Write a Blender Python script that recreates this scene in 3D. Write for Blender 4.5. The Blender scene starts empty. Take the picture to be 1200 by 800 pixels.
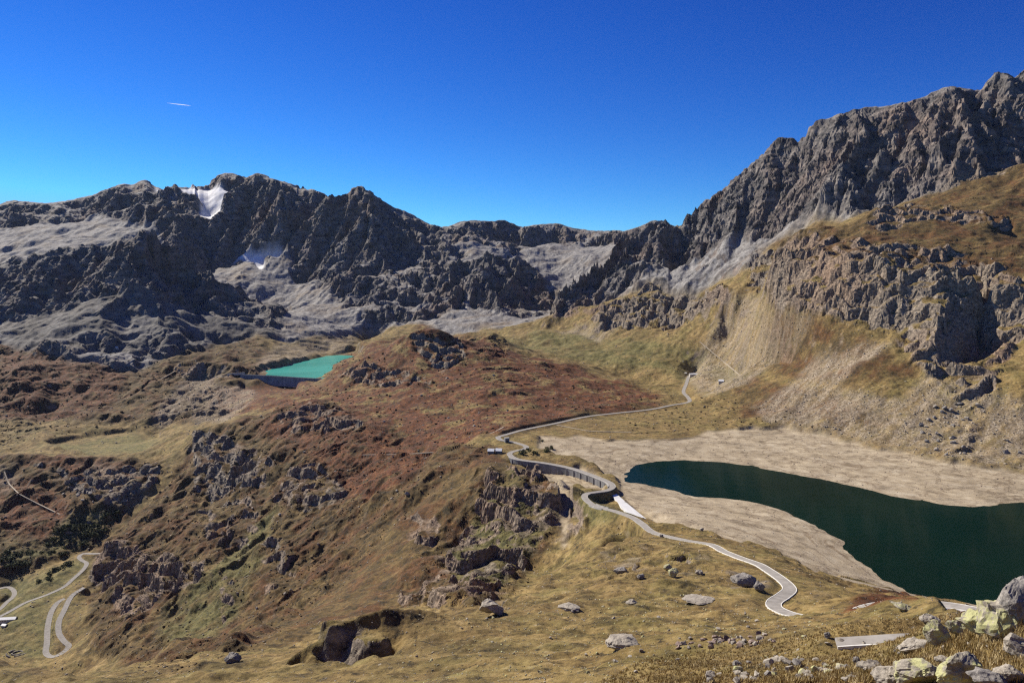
import bpy, bmesh, math, random, time
import numpy as np
T0 = time.time()
R = math.radians
random.seed(7); RNG = np.random.default_rng(11)

# ------------------------------------------------------------------ camera, sky, sun, exposure
SC = bpy.context.scene
COL = SC.collection
FPX = 924.0                       # focal length in photograph pixels (1200 wide)
PITCH = R(-4.33)
cam = bpy.data.objects.new('camera', bpy.data.cameras.new('camera'))
COL.objects.link(cam); SC.camera = cam
cam.data.sensor_width = 36.0; cam.data.lens = 36.0*FPX/1200.0
cam.data.clip_start = 0.5; cam.data.clip_end = 60000
cam.location = (0, 0, 0); cam.rotation_euler = (R(90)+PITCH, 0, 0)

SUN_AZ, SUN_EL = R(-51), R(37.5)    # azimuth from +Y, negative = to the left
w = bpy.data.worlds.new('World'); SC.world = w; w.use_nodes = True
nt = w.node_tree; nt.nodes.clear()
sky = nt.nodes.new('ShaderNodeTexSky'); sky.sky_type = 'NISHITA'; sky.sun_disc = False
sky.sun_elevation = SUN_EL; sky.sun_rotation = SUN_AZ; sky.altitude = 2500
sky.air_density = 1.0; sky.dust_density = 0.0; sky.ozone_density = 3.0
hs = nt.nodes.new('ShaderNodeHueSaturation'); hs.inputs['Saturation'].default_value = 1.12
gm = nt.nodes.new('ShaderNodeGamma'); gm.inputs['Gamma'].default_value = 1.0
bg = nt.nodes.new('ShaderNodeBackground'); bg.inputs['Strength'].default_value = 0.06
out = nt.nodes.new('ShaderNodeOutputWorld')
nt.links.new(sky.outputs[0], hs.inputs['Color']); tint = nt.nodes.new('ShaderNodeMix'); tint.data_type = 'RGBA'; tint.blend_type = 'MULTIPLY'; tint.inputs[0].default_value = 1.0
tint.inputs[7].default_value = (.50, .74, 1.18, 1)
nt.links.new(hs.outputs[0], tint.inputs[6]); nt.links.new(tint.outputs[2], gm.inputs[0])
spl = nt.nodes.new('ShaderNodeSeparateColor'); cmb = nt.nodes.new('ShaderNodeCombineColor'); nt.links.new(gm.outputs[0], spl.inputs[0])
for ch, (kk, gg, mx) in enumerate(((5.0, 1.8, .22), (3.6, 1.75, .42), (1.36, 1.3, .88))):       # deep, polarised blue of a clear high-altitude sky
    a1 = nt.nodes.new('ShaderNodeMath'); a1.operation = 'POWER'; a1.inputs[1].default_value = gg
    a2 = nt.nodes.new('ShaderNodeMath'); a2.operation = 'MULTIPLY'; a2.inputs[1].default_value = kk*.06**(gg-1)
    a3 = nt.nodes.new('ShaderNodeMath'); a3.operation = 'MINIMUM'; a3.inputs[1].default_value = mx/.06
    nt.links.new(spl.outputs[ch], a1.inputs[0]); nt.links.new(a1.outputs[0], a2.inputs[0]); nt.links.new(a2.outputs[0], a3.inputs[0]); nt.links.new(a3.outputs[0], cmb.inputs[ch])
nt.links.new(cmb.outputs[0], bg.inputs[0]); nt.links.new(bg.outputs[0], out.inputs[0])

sun = bpy.data.objects.new('sun', bpy.data.lights.new('sun', 'SUN')); COL.objects.link(sun)
sun.data.energy = 4.6; sun.data.angle = R(0.53); sun.data.color = (1.0, 0.93, 0.80)
sun.rotation_euler = (R(90)-SUN_EL, 0, -SUN_AZ+math.pi)
SC.view_settings.view_transform = 'Standard'; SC.view_settings.look = 'None'
SC.view_settings.exposure = 0.70; SC.view_settings.gamma = 1.0
SC.view_settings.use_curve_mapping = False
SC.cycles.use_denoising = False
SC.cycles.max_bounces = 4; SC.cycles.diffuse_bounces = 2; SC.cycles.volume_bounces = 0
SC.cycles.filter_width = 1.3

# ------------------------------------------------------------------ projection helpers
CP, SP = math.cos(PITCH), math.sin(PITCH)
def ray(px, py):
    """photograph pixel -> (azimuth, tangent of elevation)"""
    x = (np.asarray(px, float)-600)/FPX; v = -(np.asarray(py, float)-400)/FPX
    y = CP - v*SP; z = SP + v*CP
    h = np.hypot(x, y)
    return np.arctan2(x, y), z/h
def at(px, py, val):
    """pixel and a distance (val > 0) or a height (val < 0) -> world point"""
    a, t = ray(px, py)
    d = val/math.cos(a) if val > 0 else val/t          # a positive value is depth along the view axis
    return np.array((d*math.sin(a), d*math.cos(a), d*t))

# ------------------------------------------------------------------ relief: surveyed lines (pixel, distance or height)
AMIN, AMAX = R(-54), R(54)
U0, U1 = math.log(4.0), math.log(13000.0)
DA = 0.0024
NA = int((AMAX-AMIN)/DA)+1; NU = int((U1-U0)/DA)+1
csum = np.zeros((NA, NU), np.float64); ccnt = np.zeros((NA, NU), np.float64)
def put(az, d, z):
    i = np.rint((az-AMIN)/DA).astype(int); j = np.rint((np.log(d)-U0)/DA).astype(int)
    ok = (i >= 0) & (i < NA) & (j >= 0) & (j < NU)
    np.add.at(csum, (i[ok], j[ok]), z[ok]); np.add.at(ccnt, (i[ok], j[ok]), 1)
def dense(pts, n=None):
    P = []
    for (x, y, v) in pts:
        a, t = ray(x, y); d = v/math.cos(a) if v > 0 else v/t
        P.append((x, y, math.log(d)))
    P = np.array(P); out = []
    for k in range(len(P)-1):
        m = n or max(4, int(2.5*math.hypot(*(P[k+1, :2]-P[k, :2])))+int(abs(P[k+1, 2]-P[k, 2])/DA*1.5))
        s = np.linspace(0, 1, m, endpoint=False)[:, None]
        out.append(P[k]+(P[k+1]-P[k])*s)
    out.append(P[-1:])
    Q = np.concatenate(out); a, t = ray(Q[:, 0], Q[:, 1]); d = np.exp(Q[:, 2])
    return a, d, d*t
def L(pts, back=None):
    a, d, z = dense(pts); put(a, d, z)
    if back:
        f, s = back; put(a, d*(1+f), z-s*d)
def dist_along(pts, dl):
    xs = [q[0] for q in dl]; ds = [q[1] for q in dl]
    return [(x, y, float(np.interp(x, xs, ds))) for x, y in pts]
def LA(az, d, z):
    a = np.radians(np.linspace(az[0][0], az[-1][0], 1500)); A = np.radians([q[0] for q in az])
    put(a, np.full(1500, float(d)), np.interp(a, A, [q[1] for q in az]))

SKY_FAR = [(-260,262),(-150,246),(-60,250),(0,240),(12,234),(45,237),(60,238),(85,234),(110,228),(130,219),(144,215),(155,217),(168,210),(178,215),(185,221),(193,219),(205,216),(213,221),(220,219),(245,216),(252,207),(262,203),(272,203),(285,207),(292,207),(300,203),(305,202),(320,209),(345,217),(368,221),(380,228),(395,229),(408,226),(415,219),(423,216),(432,222),(445,233),(460,241),(475,247),(490,255),(505,263),(520,265),(530,263),(540,259),(555,258),(575,259),(590,258),(600,262),(610,266),(625,263),(640,261),(655,262),(670,267),(690,271),(710,270),(730,271),(745,267),(755,263),(765,258),(778,257),(785,260),(792,268)]
SKY_RIGHT = [(797,262),(800,256),(815,245),(825,236),(840,226),(850,220),(860,210),(875,195),(885,187),(895,180),(903,170),(910,162),(925,161),(938,165),(950,148),(958,141),(973,140),(985,133),(1000,127),(1020,126),(1040,124),(1060,118),(1080,113),(1095,106),(1110,102),(1125,103),(1140,105),(1155,99),(1160,88),(1168,84),(1180,86),(1190,91),(1197,84),(1200,78),(1230,70),(1300,80),(1400,60)]
L(dist_along(SKY_FAR, [(-250,5600),(0,5600),(170,5500),(215,5600),(300,5000),(425,4500),(520,4700),(600,4900),(700,4900),(792,4300)]), (.16, .085))
L([(635,380,2620),(650,370,2650),(670,360,2690),(682,350,2720),(695,340,2750),(707,327,2790),(725,315,2830),(740,302,2870),(755,284,2900),(775,276,2950),(790,267,3000),(797,262,3020)], (.09, .03))
L(dist_along(SKY_RIGHT, [(797,3020),(850,2800),(900,2600),(1000,2400),(1200,2200),(1400,2100)]), (.13, .07))
LA([(-54,-200),(54,100)], 12000, 0)
LA([(-54,-250),(0,-250),(20,0),(54,0)], 8500, 0)
# cirque below the saddle
L([(600,300,4600),(650,290,4650),(700,295,4600),(740,290,4350),(762,285,4150)])
L([(615,345,3950),(660,340,3950),(700,325,3900)])
L([(640,372,3350),(665,362,3400),(690,350,3450)])
# peak in the middle distance: bands and foot
L([(330,300,4350),(380,285,4230),(430,268,4230),(500,290,4230),(560,293,4230),(592,300,4260)])
L([(340,335,4000),(400,325,3900),(450,330,3800),(520,332,3720),(556,312,3720),(600,310,3780),(640,342,3580),(655,360,3500)])
L([(330,375,3450),(400,375,3380),(450,380,3330),(500,385,3250),(560,380,3230),(600,379,3230),(632,377,3250)])
L([(440,391,3080),(500,392,2950),(560,392,2850),(590,389,2750)])
# far left range
L([(175,268,4550),(205,262,4500),(230,256,4500)])
L([(205,216,4950),(195,232,4750),(180,250,4600),(160,275,4350)])
L([(225,222,5350),(262,222,5350)]); L([(236,252,4750),(256,250,4750)])
L([(215,330,3900),(240,322,4150),(270,318,4250),(315,312,4280)])
L([(0,275,4900),(30,255,5050),(60,262,4950),(95,268,4850),(130,257,4850),(160,246,4950)])
L([(-200,310,4000),(0,303,4200),(60,287,4300),(100,276,4450),(150,272,4480),(200,272,4400),(232,290,4350)])
L([(0,330,3700),(50,308,3800),(100,296,3900)])
L([(-200,385,3050),(-60,356,3080),(0,345,3150),(25,333,3200),(52,312,3300),(90,302,3350),(125,295,3350),(150,290,3300),(172,282,3250),(185,296,3300),(210,318,3350),(240,338,3400),(300,358,3430),(335,371,3380)], (.07, .022))
L([(-200,430,2650),(0,395,2750),(60,370,2900),(120,345,3000),(170,340,2950),(220,360,3050),(270,385,3000),(330,393,3030)])
L([(-200,480,2200),(0,440,2300),(100,430,2450),(150,440,2450),(200,415,2650),(260,405,2850),(300,400,2900),(360,398,3000)])
L([(-150,520,1950),(0,500,2050),(60,490,2150),(140,470,2250),(190,440,2450),(212,430,2520)])
# reservoir behind the dam
L([(300,441,-268),(320,436,-274),(350,424,-274),(380,416,-274),(412,417,-274)])
L([(412,420,-281),(380,425,-283),(345,436,-283),(330,440,-281)])
L([(300,446,-283),(345,450,-290),(386,451,-288)]); L([(322,441,-281),(350,443,-283),(384,444.5,-283)])
L([(290,454,-296),(330,456,-300),(380,455,-294)])
L([(420,413,-271),(436,404,-262)])
L([(230,432,-262),(262,434,-263),(290,437,-266)])
L([(235,481,2040),(270,472,2000),(300,470,1950),(340,466,1900)])
L([(160,470,2220),(205,440,2480)])
# stream, flat meadow and the rocky lip below it
L([(150,520,-390),(175,503,2000),(190,490,2070),(215,470,2200),(240,450,2350)])
L([(40,527,-392),(110,522,-391),(180,517,-390),(192,508,-387)])
L([(60,512,-386),(150,506,-385)])
L([(0,535,-396),(60,540,-396),(130,545,-394),(185,550,-398)])
L([(-120,610,-470),(0,600,-460),(60,600,-455),(120,590,-432),(165,572,-417)])
L([(150,600,-452),(120,625,-478),(80,655,-500),(40,685,-512),(0,700,-518)])
L([(-150,660,-495),(0,640,-490),(60,640,-487)])
L([(-200,720,-530),(0,760,-532),(40,790,-534)]); L([(-150,802,-540),(0,800,-539),(60,800,-538),(100,800,-528)]); L([(-150,850,-525),(0,848,-520),(60,845,-512),(100,835,-500)])
# central hill
L([(383,449,1930),(388,438,1950),(396,428,1975),(412,419,1990),(440,410,2000),(465,404,1980),(480,394,1960),(500,389,1950),(520,390,1950),(535,399,1960)], (.12, .05))
L([(540,394,2150),(556,391,2160),(572,393,2150),(586,401,2120),(600,411,2080)], (.10, .035))
L([(600,411,2080),(620,415,2050),(660,427,1990),(700,440,1930),(740,452,1850),(780,464,1680)], (.08, .008))
L([(330,465,1850),(390,460,1830),(450,450,1780),(520,450,1700),(580,455,1620),(640,463,1590),(700,477,1510)])
L([(240,505,1690),(320,490,1650),(400,490,1550),(480,490,1480),(550,500,1330),(583,511,-233)])
L([(300,530,1500),(400,530,1380),(480,535,1250),(540,535,1140),(575,528,-236)])
L([(228,516,1680),(215,550,1600),(190,582,1545),(150,625,1480),(112,650,1420)])
L([(240,590,1430),(300,590,1330),(380,580,1230),(450,570,1130),(520,557,1040)])
L([(150,672,1260),(220,650,1220),(300,650,1130),(380,640,1060),(460,610,1010)])
L([(560,545,1000),(520,575,975),(470,620,930),(420,670,890),(350,715,870),(280,755,855),(200,790,845),(120,840,840)])
L([(100,662,1370),(112,720,1175),(170,735,1080),(232,740,980)])
ROAD_VALLEY = [(118,648,-484),(108.7,648.4,-487),(97.5,648.4,-490),(92.5,652,-491.5),(95.6,656,-493),(101.5,659.7,-494.5),(97.5,667,-497),(86,677.5,-501),(75,687,-505),(56,696,-510),(30,705.6,-517),(9.4,717,-523),(-15,729,-529)]
ROAD_HAIRPIN = [(98.4,688,-496),(84,698,-502),(75,715,-508),(69,728,-513),(69,741,-518),(75,750.6,-521.5),(80.6,756,-523.5),(75,763,-526),(62,769,-529),(54,764.7,-529.5),(55,752.5,-526),(56,734,-520),(60,717,-514),(67.5,705.6,-510.5),(76,701,-508.5)]
ROAD_LOW = [(-20,694,-519),(0,689,-519),(9.4,687.5,-519.5),(16,691.6,-520.5),(16,698,-522),(7.5,705.6,-524),(0,713,-526),(-20,727,-531)]
L(ROAD_VALLEY); L(ROAD_HAIRPIN); L(ROAD_LOW)
# spur right of the gully, ground under the retaining wall
L([(560,545,1000),(590,560,930),(600,582,875),(612,640,790)])
L([(615,552,-250),(640,560,-252),(680,566,-248),(700,568,-245)])
L([(600,540,-243),(618,553,-250)])
L([(640,582,870),(662,590,845),(668,640,770)]); L([(540,640,850),(600,660,770),(650,672,720)])
L([(700,640,690),(730,625,720)])
# road lines carry the terrain too
ROAD_FAR = [(815,436,-231),(808,440,-232),(804,450,-235),(801,459,-237),(806,465,-238.5),(808,470,-239),(800,472.5,-239.3),(787,474.5,-239.6),(762,479.5,-240),(725,483.5,-239),(687,488,-238),(650,496,-237),(615,503,-235.5),(600,507,-234.5),(588,510.5,-234),(583.5,512.2,-234)]
ROAD_BEND = [(583.5,512.2,-234),(588,515.5,-234.6),(600,517.5,-235.2),(611,520.5,-235.6),(617,523.5,-236),(612,526.5,-236),(602,528.5,-236),(597,531.5,-236),(600,535,-236)]
ROAD_DAM = [(600,535,-236),(610,538.5,-236),(640,542.5,-236),(670,548.5,-236),(695,557,-236),(714,565,-235.6),(718,570,-235),(712,574,-233.5),(700,576,-231.5),(688,578,-229),(685,582,-227.5),(690,588,-226),(700,593.5,-224.5),(720,598.5,-221),(740,605.5,-217.5),(752,613,-214),(766,623.5,-209),(800,632,-195),(832,637.5,-181),(848,645.5,-173.5),(868,653.5,-165.5),(888,660.5,-158),(900,667.5,-153),(914,677,-147.5),(923,685,-143),(925,691,-140),(917,698,-137),(908,704,-134.5),(907,709.5,-132.3),(914,714.5,-130.4),(930,720,-128),(955,722.5,-123),(985,721,-118.5),(1003,716,-116),(1020,710.5,-114),(1046,706,-111),(1080,706.5,-108.5),(1120,710,-106.5),(1152,716,-104.5)]
SLAB = [(717,573.5,-239),(720,576,-239),(737,591,-241.5),(758,608,-244.5),(753,609,-243),(746,606.5,-242),(734,600,-240.5),(728,594,-239.5),(724,588,-239),(716,578,-238)]
for _o, _k in ((4, -3.0), (-9, -4.5)):
    _a, _d, _z = dense(SLAB[:4]); put(_a, _d+_o, _z+_k); _a, _d, _z = dense(SLAB[3:]); put(_a, _d+_o*.5, _z+_k)
L(ROAD_FAR); L(ROAD_BEND); L(ROAD_DAM[10:])
_a, _d, _z = dense(ROAD_DAM[1:5]); put(_a, _d-6.5, _z-np.interp(np.arange(len(_z)), [0, len(_z)*.35, len(_z)], [4, 11, 2.5]))
L([(822,438,-229),(846,447,-230),(870,452,-228)])
# low lake: grass foot, bare bed, shoreline
L([(640,513,-239),(700,515,-240),(760,518,-240),(850,507,-239),(920,505,-238),(1000,520,-238),(1100,543,-238),(1200,556,-238),(1350,578,-238)])
FAR_SHORE = [(722,553),(740,545),(770,538),(800,536),(850,541),(900,550),(940,557),(1000,570),(1050,582),(1100,590),(1140,594),(1200,588),(1300,588),(1400,600)]
NEAR_SHORE = [(722,553),(728,562),(745,569),(765,573),(800,581),(850,586),(900,593),(950,612),(990,637),(1010,660),(1040,682),(1070,697),(1100,705),(1165,713),(1240,722),(1330,735)]
L([(x, y, -250) for x, y in FAR_SHORE]); L([(x, y, -250) for x, y in NEAR_SHORE])
L([(760,556,-256),(850,563,-262),(950,583,-265),(1060,620,-270),(1150,650,-270),(1300,660,-265)])
L([(1100,640,-268),(1160,690,-262)])
L([(640,530,-243),(690,540,-244.5),(718,553,-248)])
L([(735,585,-243),(760,598,-242),(800,610,-237),(850,628,-235),(900,643,-235),(950,667,-236.5),(990,684,-239),(1030,696,-243)])
L([(735,493,-240),(800,494,-240),(860,493,-238)])
# right-hand mountain flank
L([(590,389,2750),(640,391,2600),(700,400,2400),(720,425,2120),(780,432,2020)])
L([(720,425,2120),(800,430,2050),(850,430,1950),(880,450,1750)])
L([(830,480,1490),(880,480,1410),(940,480,1330),(1000,480,1240),(1060,490,1170),(1120,500,1120),(1200,510,1060),(1320,520,1010)])
L([(850,402,2080),(870,420,1860),(900,430,1660),(950,430,1470),(1000,430,1330),(1080,440,1245),(1140,447,1195),(1220,450,1130),(1320,455,1100)])
L([(902,352,1660),(920,353,1610),(950,362,1550),(1000,372,1450),(1050,390,1370),(1080,420,1285),(1112,432,1240),(1140,438,1300),(1168,425,1310),(1188,405,1250),(1320,400,1200)])
L([(1152,335,1450),(1152,385,1385),(1145,425,1325)]); L([(1108,335,1385),(1102,400,1280)])
L([(902,306,1750),(918,300,1710),(950,298,1650),(1000,305,1530),(1050,315,1470),(1090,315,1430),(1130,318,1390),(1180,330,1360),(1220,330,1340),(1320,330,1300)])
L([(905,287,1890),(950,272,1850),(1000,262,1790),(1030,247,1790),(1080,250,1750),(1120,262,1690),(1200,285,1600),(1320,290,1500)])
L([(860,290,2480),(900,282,2330),(950,268,2170),(1000,254,2080),(1060,240,2010),(1120,222,1960),(1200,200,1900),(1330,190,1850)])
L([(800,300,2800),(780,330,2600),(830,342,2300),(862,346,2120)])
L([(700,389,2420),(760,391,2300),(800,389,2200),(850,382,2060)])
L([(700,368,2500),(760,357,2450),(820,353,2320),(860,350,2050)])
# foreground: near meadow, knoll, terraces
L([(-300,752,290),(-100,765,265),(0,779,240),(60,789,225),(110,800,215),(160,805,210),(212,801,212),(235,779,222),(262,768,230),(290,776,225),(350,784,212),(430,788,203)], (.09, .09))
L([(360,784,233),(400,785,228),(440,785,228),(462,775,232)])
L([(320,776,236),(345,764,240),(372,743,243),(400,729,244),(425,720.5,245),(450,716,246),(480,720,250),(520,724,262),(570,728,285),(590,712,340),(620,695,400),(660,672,460),(700,655,520),(730,641,590),(755,627,655)], (.10, .085))
L([(398,770,240),(410,772,244),(424,770,240)])
L([(470,770,222),(500,760,225),(600,750,235),(700,745,240),(800,745,230),(900,740,215)])
L([(600,722,290),(700,702,330),(800,700,330),(870,702,312)])
L([(700,680,400),(800,675,400),(870,676,385)])
L([(760,652,530),(810,648,525)])
L([(-100,840,160),(300,800,200),(500,798,155),(700,790,150),(850,790,130),(950,780,108),(1000,800,75),(1050,790,60),(1100,790,48),(1150,800,32),(1200,790,26),(1300,780,22)])
ROAD_TOP = [(980,751.8,-58.2),(1005,750.3,-57.6),(1030,748.8,-57.0),(1060,747.2,-56.5),(1085,746.5,-56.2)]
L(ROAD_TOP); _a, _d, _z = dense(ROAD_TOP); put(_a, _d-5, _z-1.2); put(_a, _d+6, _z+.6)
L([(1100,745,88),(1150,745,52),(1200,740,38),(1320,730,32)])
L([(925,729,250),(950,719.5,250),(1000,715,245),(1030,712.5,235),(1060,708.5,225),(1100,711,195),(1150,723,120),(1200,728,66),(1320,700,45)], (.10, .055))
L([(960,712,330),(1000,708,320),(1040,704,310),(1100,710,280),(1160,716,250),(1300,725,220)])
L([(1000,702,420),(1060,702,450),(1120,710,470),(1180,718,470)])
LA([(-54,-2.9),(54,-2.8)], 5, 0)
LA([(-54,-12.5),(-10,-10),(20,-8.8),(35,-7.6),(54,-6)], 16, 0)
LA([(-54,-46),(-20,-41),(0,-36),(18,-33)], 62, 0)
_a, _d, _z = dense(ROAD_FAR[10:15]); put(_a, _d+8, _z+.6); put(_a, _d+12.5, _z+3.8)
_a, _d, _z = dense(ROAD_FAR[6:14]); put(_a, _d-12, _z-2.2); put(_a, _d-30, _z-3)      # cut bank above the road

# ------------------------------------------------------------------ membrane through the lines (multigrid)
def solve():
    S, C = [csum], [ccnt]
    while min(S[-1].shape) > 10:
        s, c = S[-1], C[-1]
        s = np.pad(s, ((0, s.shape[0] % 2), (0, s.shape[1] % 2))); c = np.pad(c, ((0, c.shape[0] % 2), (0, c.shape[1] % 2)))
        S.append(s[0::2, 0::2]+s[1::2, 0::2]+s[0::2, 1::2]+s[1::2, 1::2]); C.append(c[0::2, 0::2]+c[1::2, 0::2]+c[0::2, 1::2]+c[1::2, 1::2])
    z = np.full(S[-1].shape, S[-1].sum()/C[-1].sum())
    for lev in range(len(S)-1, -1, -1):
        s, c = S[lev], C[lev]
        if z.shape != s.shape:
            z = np.repeat(np.repeat(z, 2, 0), 2, 1)[:s.shape[0], :s.shape[1]]
        fix = c > 0; val = np.where(fix, s/np.maximum(c, 1), 0)
        for it in range(160 if lev else 90):
            p = np.pad(z, 1, mode='edge')
            z = .25*(p[:-2, 1:-1]+p[2:, 1:-1]+p[1:-1, :-2]+p[1:-1, 2:]); z[fix] = val[fix]
    for it in range(5):
        p = np.pad(z, 1, mode='edge')
        z = .2*(p[:-2, 1:-1]+p[2:, 1:-1]+p[1:-1, :-2]+p[1:-1, 2:]+p[1:-1, 1:-1])
    return z
Z = solve()
AZ = AMIN+DA*np.arange(NA); UU = U0+DA*np.arange(NU); DD = np.exp(UU)
GX = np.sin(AZ)[:, None]*DD[None]; GY = np.cos(AZ)[:, None]*DD[None]
print('membrane', round(time.time()-T0, 1), Z.shape)

def hit(px, py, zz=None, dmin=10.0):
    """first point of the relief seen through a photograph pixel"""
    zz = Z if zz is None else zz
    a, t = ray(px, py)
    fi = min(max((float(a)-AMIN)/DA, 0), NA-1.001); i = int(fi); f = fi-i
    col = zz[i]*(1-f)+zz[i+1]*f
    g = col-float(t)*DD
    k = np.nonzero((g >= 0) & (DD > dmin))[0]
    k = k[0] if len(k) else NU-1
    d = DD[k]
    if k > 0 and g[k-1] < 0: d = DD[k-1]+(DD[k]-DD[k-1])*(-g[k-1])/(g[k]-g[k-1])
    return np.array((d*math.sin(a), d*math.cos(a), d*float(t)))

# ------------------------------------------------------------------ noise
def _hash(ix, iy, iz=None):
    h = ix.astype(np.uint32)*np.uint32(374761393)+iy.astype(np.uint32)*np.uint32(668265263)
    if iz is not None: h = h+iz.astype(np.uint32)*np.uint32(2147483647-1274126177)
    h = (h ^ (h >> np.uint32(13)))*np.uint32(1274126177)
    return h ^ (h >> np.uint32(16))
_G2 = np.stack([np.cos(np.arange(64)*math.pi/32), np.sin(np.arange(64)*math.pi/32)], -1).astype(np.float32)
_g = RNG.normal(size=(128, 3)); _G3 = (_g/np.linalg.norm(_g, axis=1)[:, None]).astype(np.float32)
def _cell(x):
    f = np.floor(x); return f.astype(np.int32), (x-f).astype(np.float32)
def pn2(x, y):
    """gradient noise, about -1..1"""
    ix, fx = _cell(x); iy, fy = _cell(y)
    u = fx*fx*fx*(fx*(fx*6-15)+10); v = fy*fy*fy*(fy*(fy*6-15)+10)
    def c(dx, dy):
        g = _G2[_hash(ix+dx, iy+dy) & np.uint32(63)]
        return g[..., 0]*(fx-dx)+g[..., 1]*(fy-dy)
    a = c(0, 0); a += (c(1, 0)-a)*u
    b = c(0, 1); b += (c(1, 1)-b)*u
    return (a+(b-a)*v)*1.5
def pn3(x, y, z):
    ix, fx = _cell(x); iy, fy = _cell(y); iz, fz = _cell(z)
    u = fx*fx*(3-2*fx); v = fy*fy*(3-2*fy); q = fz*fz*(3-2*fz)
    def c(dx, dy, dz):
        g = _G3[_hash(ix+dx, iy+dy, iz+dz) & np.uint32(127)]
        return g[..., 0]*(fx-dx)+g[..., 1]*(fy-dy)+g[..., 2]*(fz-dz)
    r = []
    for dz in (0, 1):
        a = c(0, 0, dz); a += (c(1, 0, dz)-a)*u
        b = c(0, 1, dz); b += (c(1, 1, dz)-b)*u
        r.append(a+(b-a)*v)
    return (r[0]+(r[1]-r[0])*q)*1.5
def facet3(x, y, z):
    """broken rock: each cell a tilted plane, sharp steps between the cells"""
    ix, fx = _cell(x-.5); iy, fy = _cell(y-.5); iz, fz = _cell(z-.5)
    best = np.full(x.shape, 9., np.float32); val = np.zeros(x.shape, np.float32)
    for dx in (0, 1):
        for dy in (0, 1):
            for dz in (0, 1):
                h = _hash(ix+dx, iy+dy, iz+dz)
                b = [((h >> np.uint32(s)) & np.uint32(255)).astype(np.float32)/255-.5 for s in (0, 8, 16)]
                vx, vy, vz = fx-dx-b[0]*.9, fy-dy-b[1]*.9, fz-dz-b[2]*.9
                d2 = vx*vx+vy*vy+vz*vz
                g = _G3[(h >> np.uint32(20)) & np.uint32(127)]
                v = g[..., 0]*vx+g[..., 1]*vy+g[..., 2]*vz+b[0]*.7
                m = d2 < best; best = np.where(m, d2, best); val = np.where(m, v, val)
    return val
def fbm2(x, y, lam, octs, gain=.5, ridged=False):
    s = 0; a = 1.0
    for k in range(octs):
        n = pn2(x/lam+17.3*k, y/lam-9.1*k)
        if ridged: n = 1-2*np.abs(n)
        s = s+a*n; a *= gain; lam *= .5
    return s
def erosion(x, y, sx, sy, lam, sharp=.85):
    """ridges and gullies running down the slope (sx, sy): phase of summed directional waves, -1..1"""
    m = np.sqrt(sx*sx+sy*sy)+1e-5
    px, py = (-sy/m), (sx/m)
    ix, fx = _cell(x/lam); iy, fy = _cell(y/lam)
    S = np.zeros(x.shape, np.float32); C = np.zeros(x.shape, np.float32)
    for dx in (-1, 0, 1):
        for dy in (-1, 0, 1):
            h = _hash(ix+dx, iy+dy)
            ox = (h & np.uint32(255)).astype(np.float32)/255; oy = ((h >> np.uint32(8)) & np.uint32(255)).astype(np.float32)/255
            ph = ((h >> np.uint32(16)) & np.uint32(255)).astype(np.float32)*.0246
            vx, vy = fx-dx-ox, fy-dy-oy
            ww = np.exp(-2.6*(vx*vx+vy*vy)); q = (vx*px+vy*py)*7.0+ph
            S += ww*np.sin(q); C += ww*np.cos(q)
    a = np.abs(np.arctan2(S, C))/math.pi
    k = np.clip(np.sqrt(S*S+C*C)*2.2, 0, 1)
    return (1-2*a**sharp)*k

# ------------------------------------------------------------------ zones, traced on the visible relief and carried in plan
VIS_T = Z/DD[None]
VIS = VIS_T >= np.maximum.accumulate(VIS_T, axis=1)-.0012
VIS[:, DD < 12] = False
_h = 1/np.sqrt(1+VIS_T**2)
_dx = np.sin(AZ)[:, None]*_h; _dy = np.cos(AZ)[:, None]*_h; _dz = VIS_T*_h
_cy = _dy*CP+_dz*SP; _cz = -_dy*SP+_dz*CP
PXG = (600+FPX*_dx/_cy).astype(np.float32); PYG = (400-FPX*_cz/_cy).astype(np.float32)
_wx = pn2(GX/(.05*DD), GY/(.05*DD))*5+pn2(GX/(.018*DD)+5, GY/(.018*DD))*3
_wy = pn2(GX/(.05*DD)+31, GY/(.05*DD)+7)*4+pn2(GX/(.018*DD)+15, GY/(.018*DD)+3)*2.5
PXW, PYW = PXG+_wx, PYG+_wy
def inside(poly, X, Y):
    r = np.zeros(X.shape, bool)
    P = np.array(poly, float); Q = np.roll(P, -1, 0)
    for (x0, y0), (x1, y1) in zip(P, Q):
        if y0 == y1: continue
        c = ((Y >= min(y0, y1)) & (Y < max(y0, y1)))
        r[c] ^= X[c] < (x1-x0)*(Y[c]-y0)/(y1-y0)+x0
    return r
def blur(m, n):
    for _ in range(n):
        p = np.pad(m, 1, mode='edge')
        m = (p[:-2, 1:-1]+p[2:, 1:-1]+p[1:-1, :-2]+p[1:-1, 2:]+2*p[1:-1, 1:-1])/6
    return m
def zone(polys, soft=6, warp=True, dmin=0, dmax=1e9, lip=0.06):
    """0..1 mask in plan; each outline also runs a little way over the crests that end it"""
    m = np.zeros(Z.shape, bool)
    X, Y = (PXW, PYW) if warp else (PXG, PYG)
    for p in polys:
        xs = [q[0] for q in p]; ys = [q[1] for q in p]
        bb = VIS & (X >= min(xs)) & (X <= max(xs)) & (Y >= min(ys)) & (Y <= max(ys))
        bb[:, (DD < dmin) | (DD > dmax)] = False
        i = np.nonzero(bb); ins = inside(p, X[i], Y[i])
        m[i[0][ins], i[1][ins]] = True
    k = int(lip/DA); mm = m.copy()
    for s in range(1, k+1):
        mm[:, s:] |= m[:, :-s] & ~VIS[:, s:]
    return blur(mm.astype(np.float32), soft)

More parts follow.
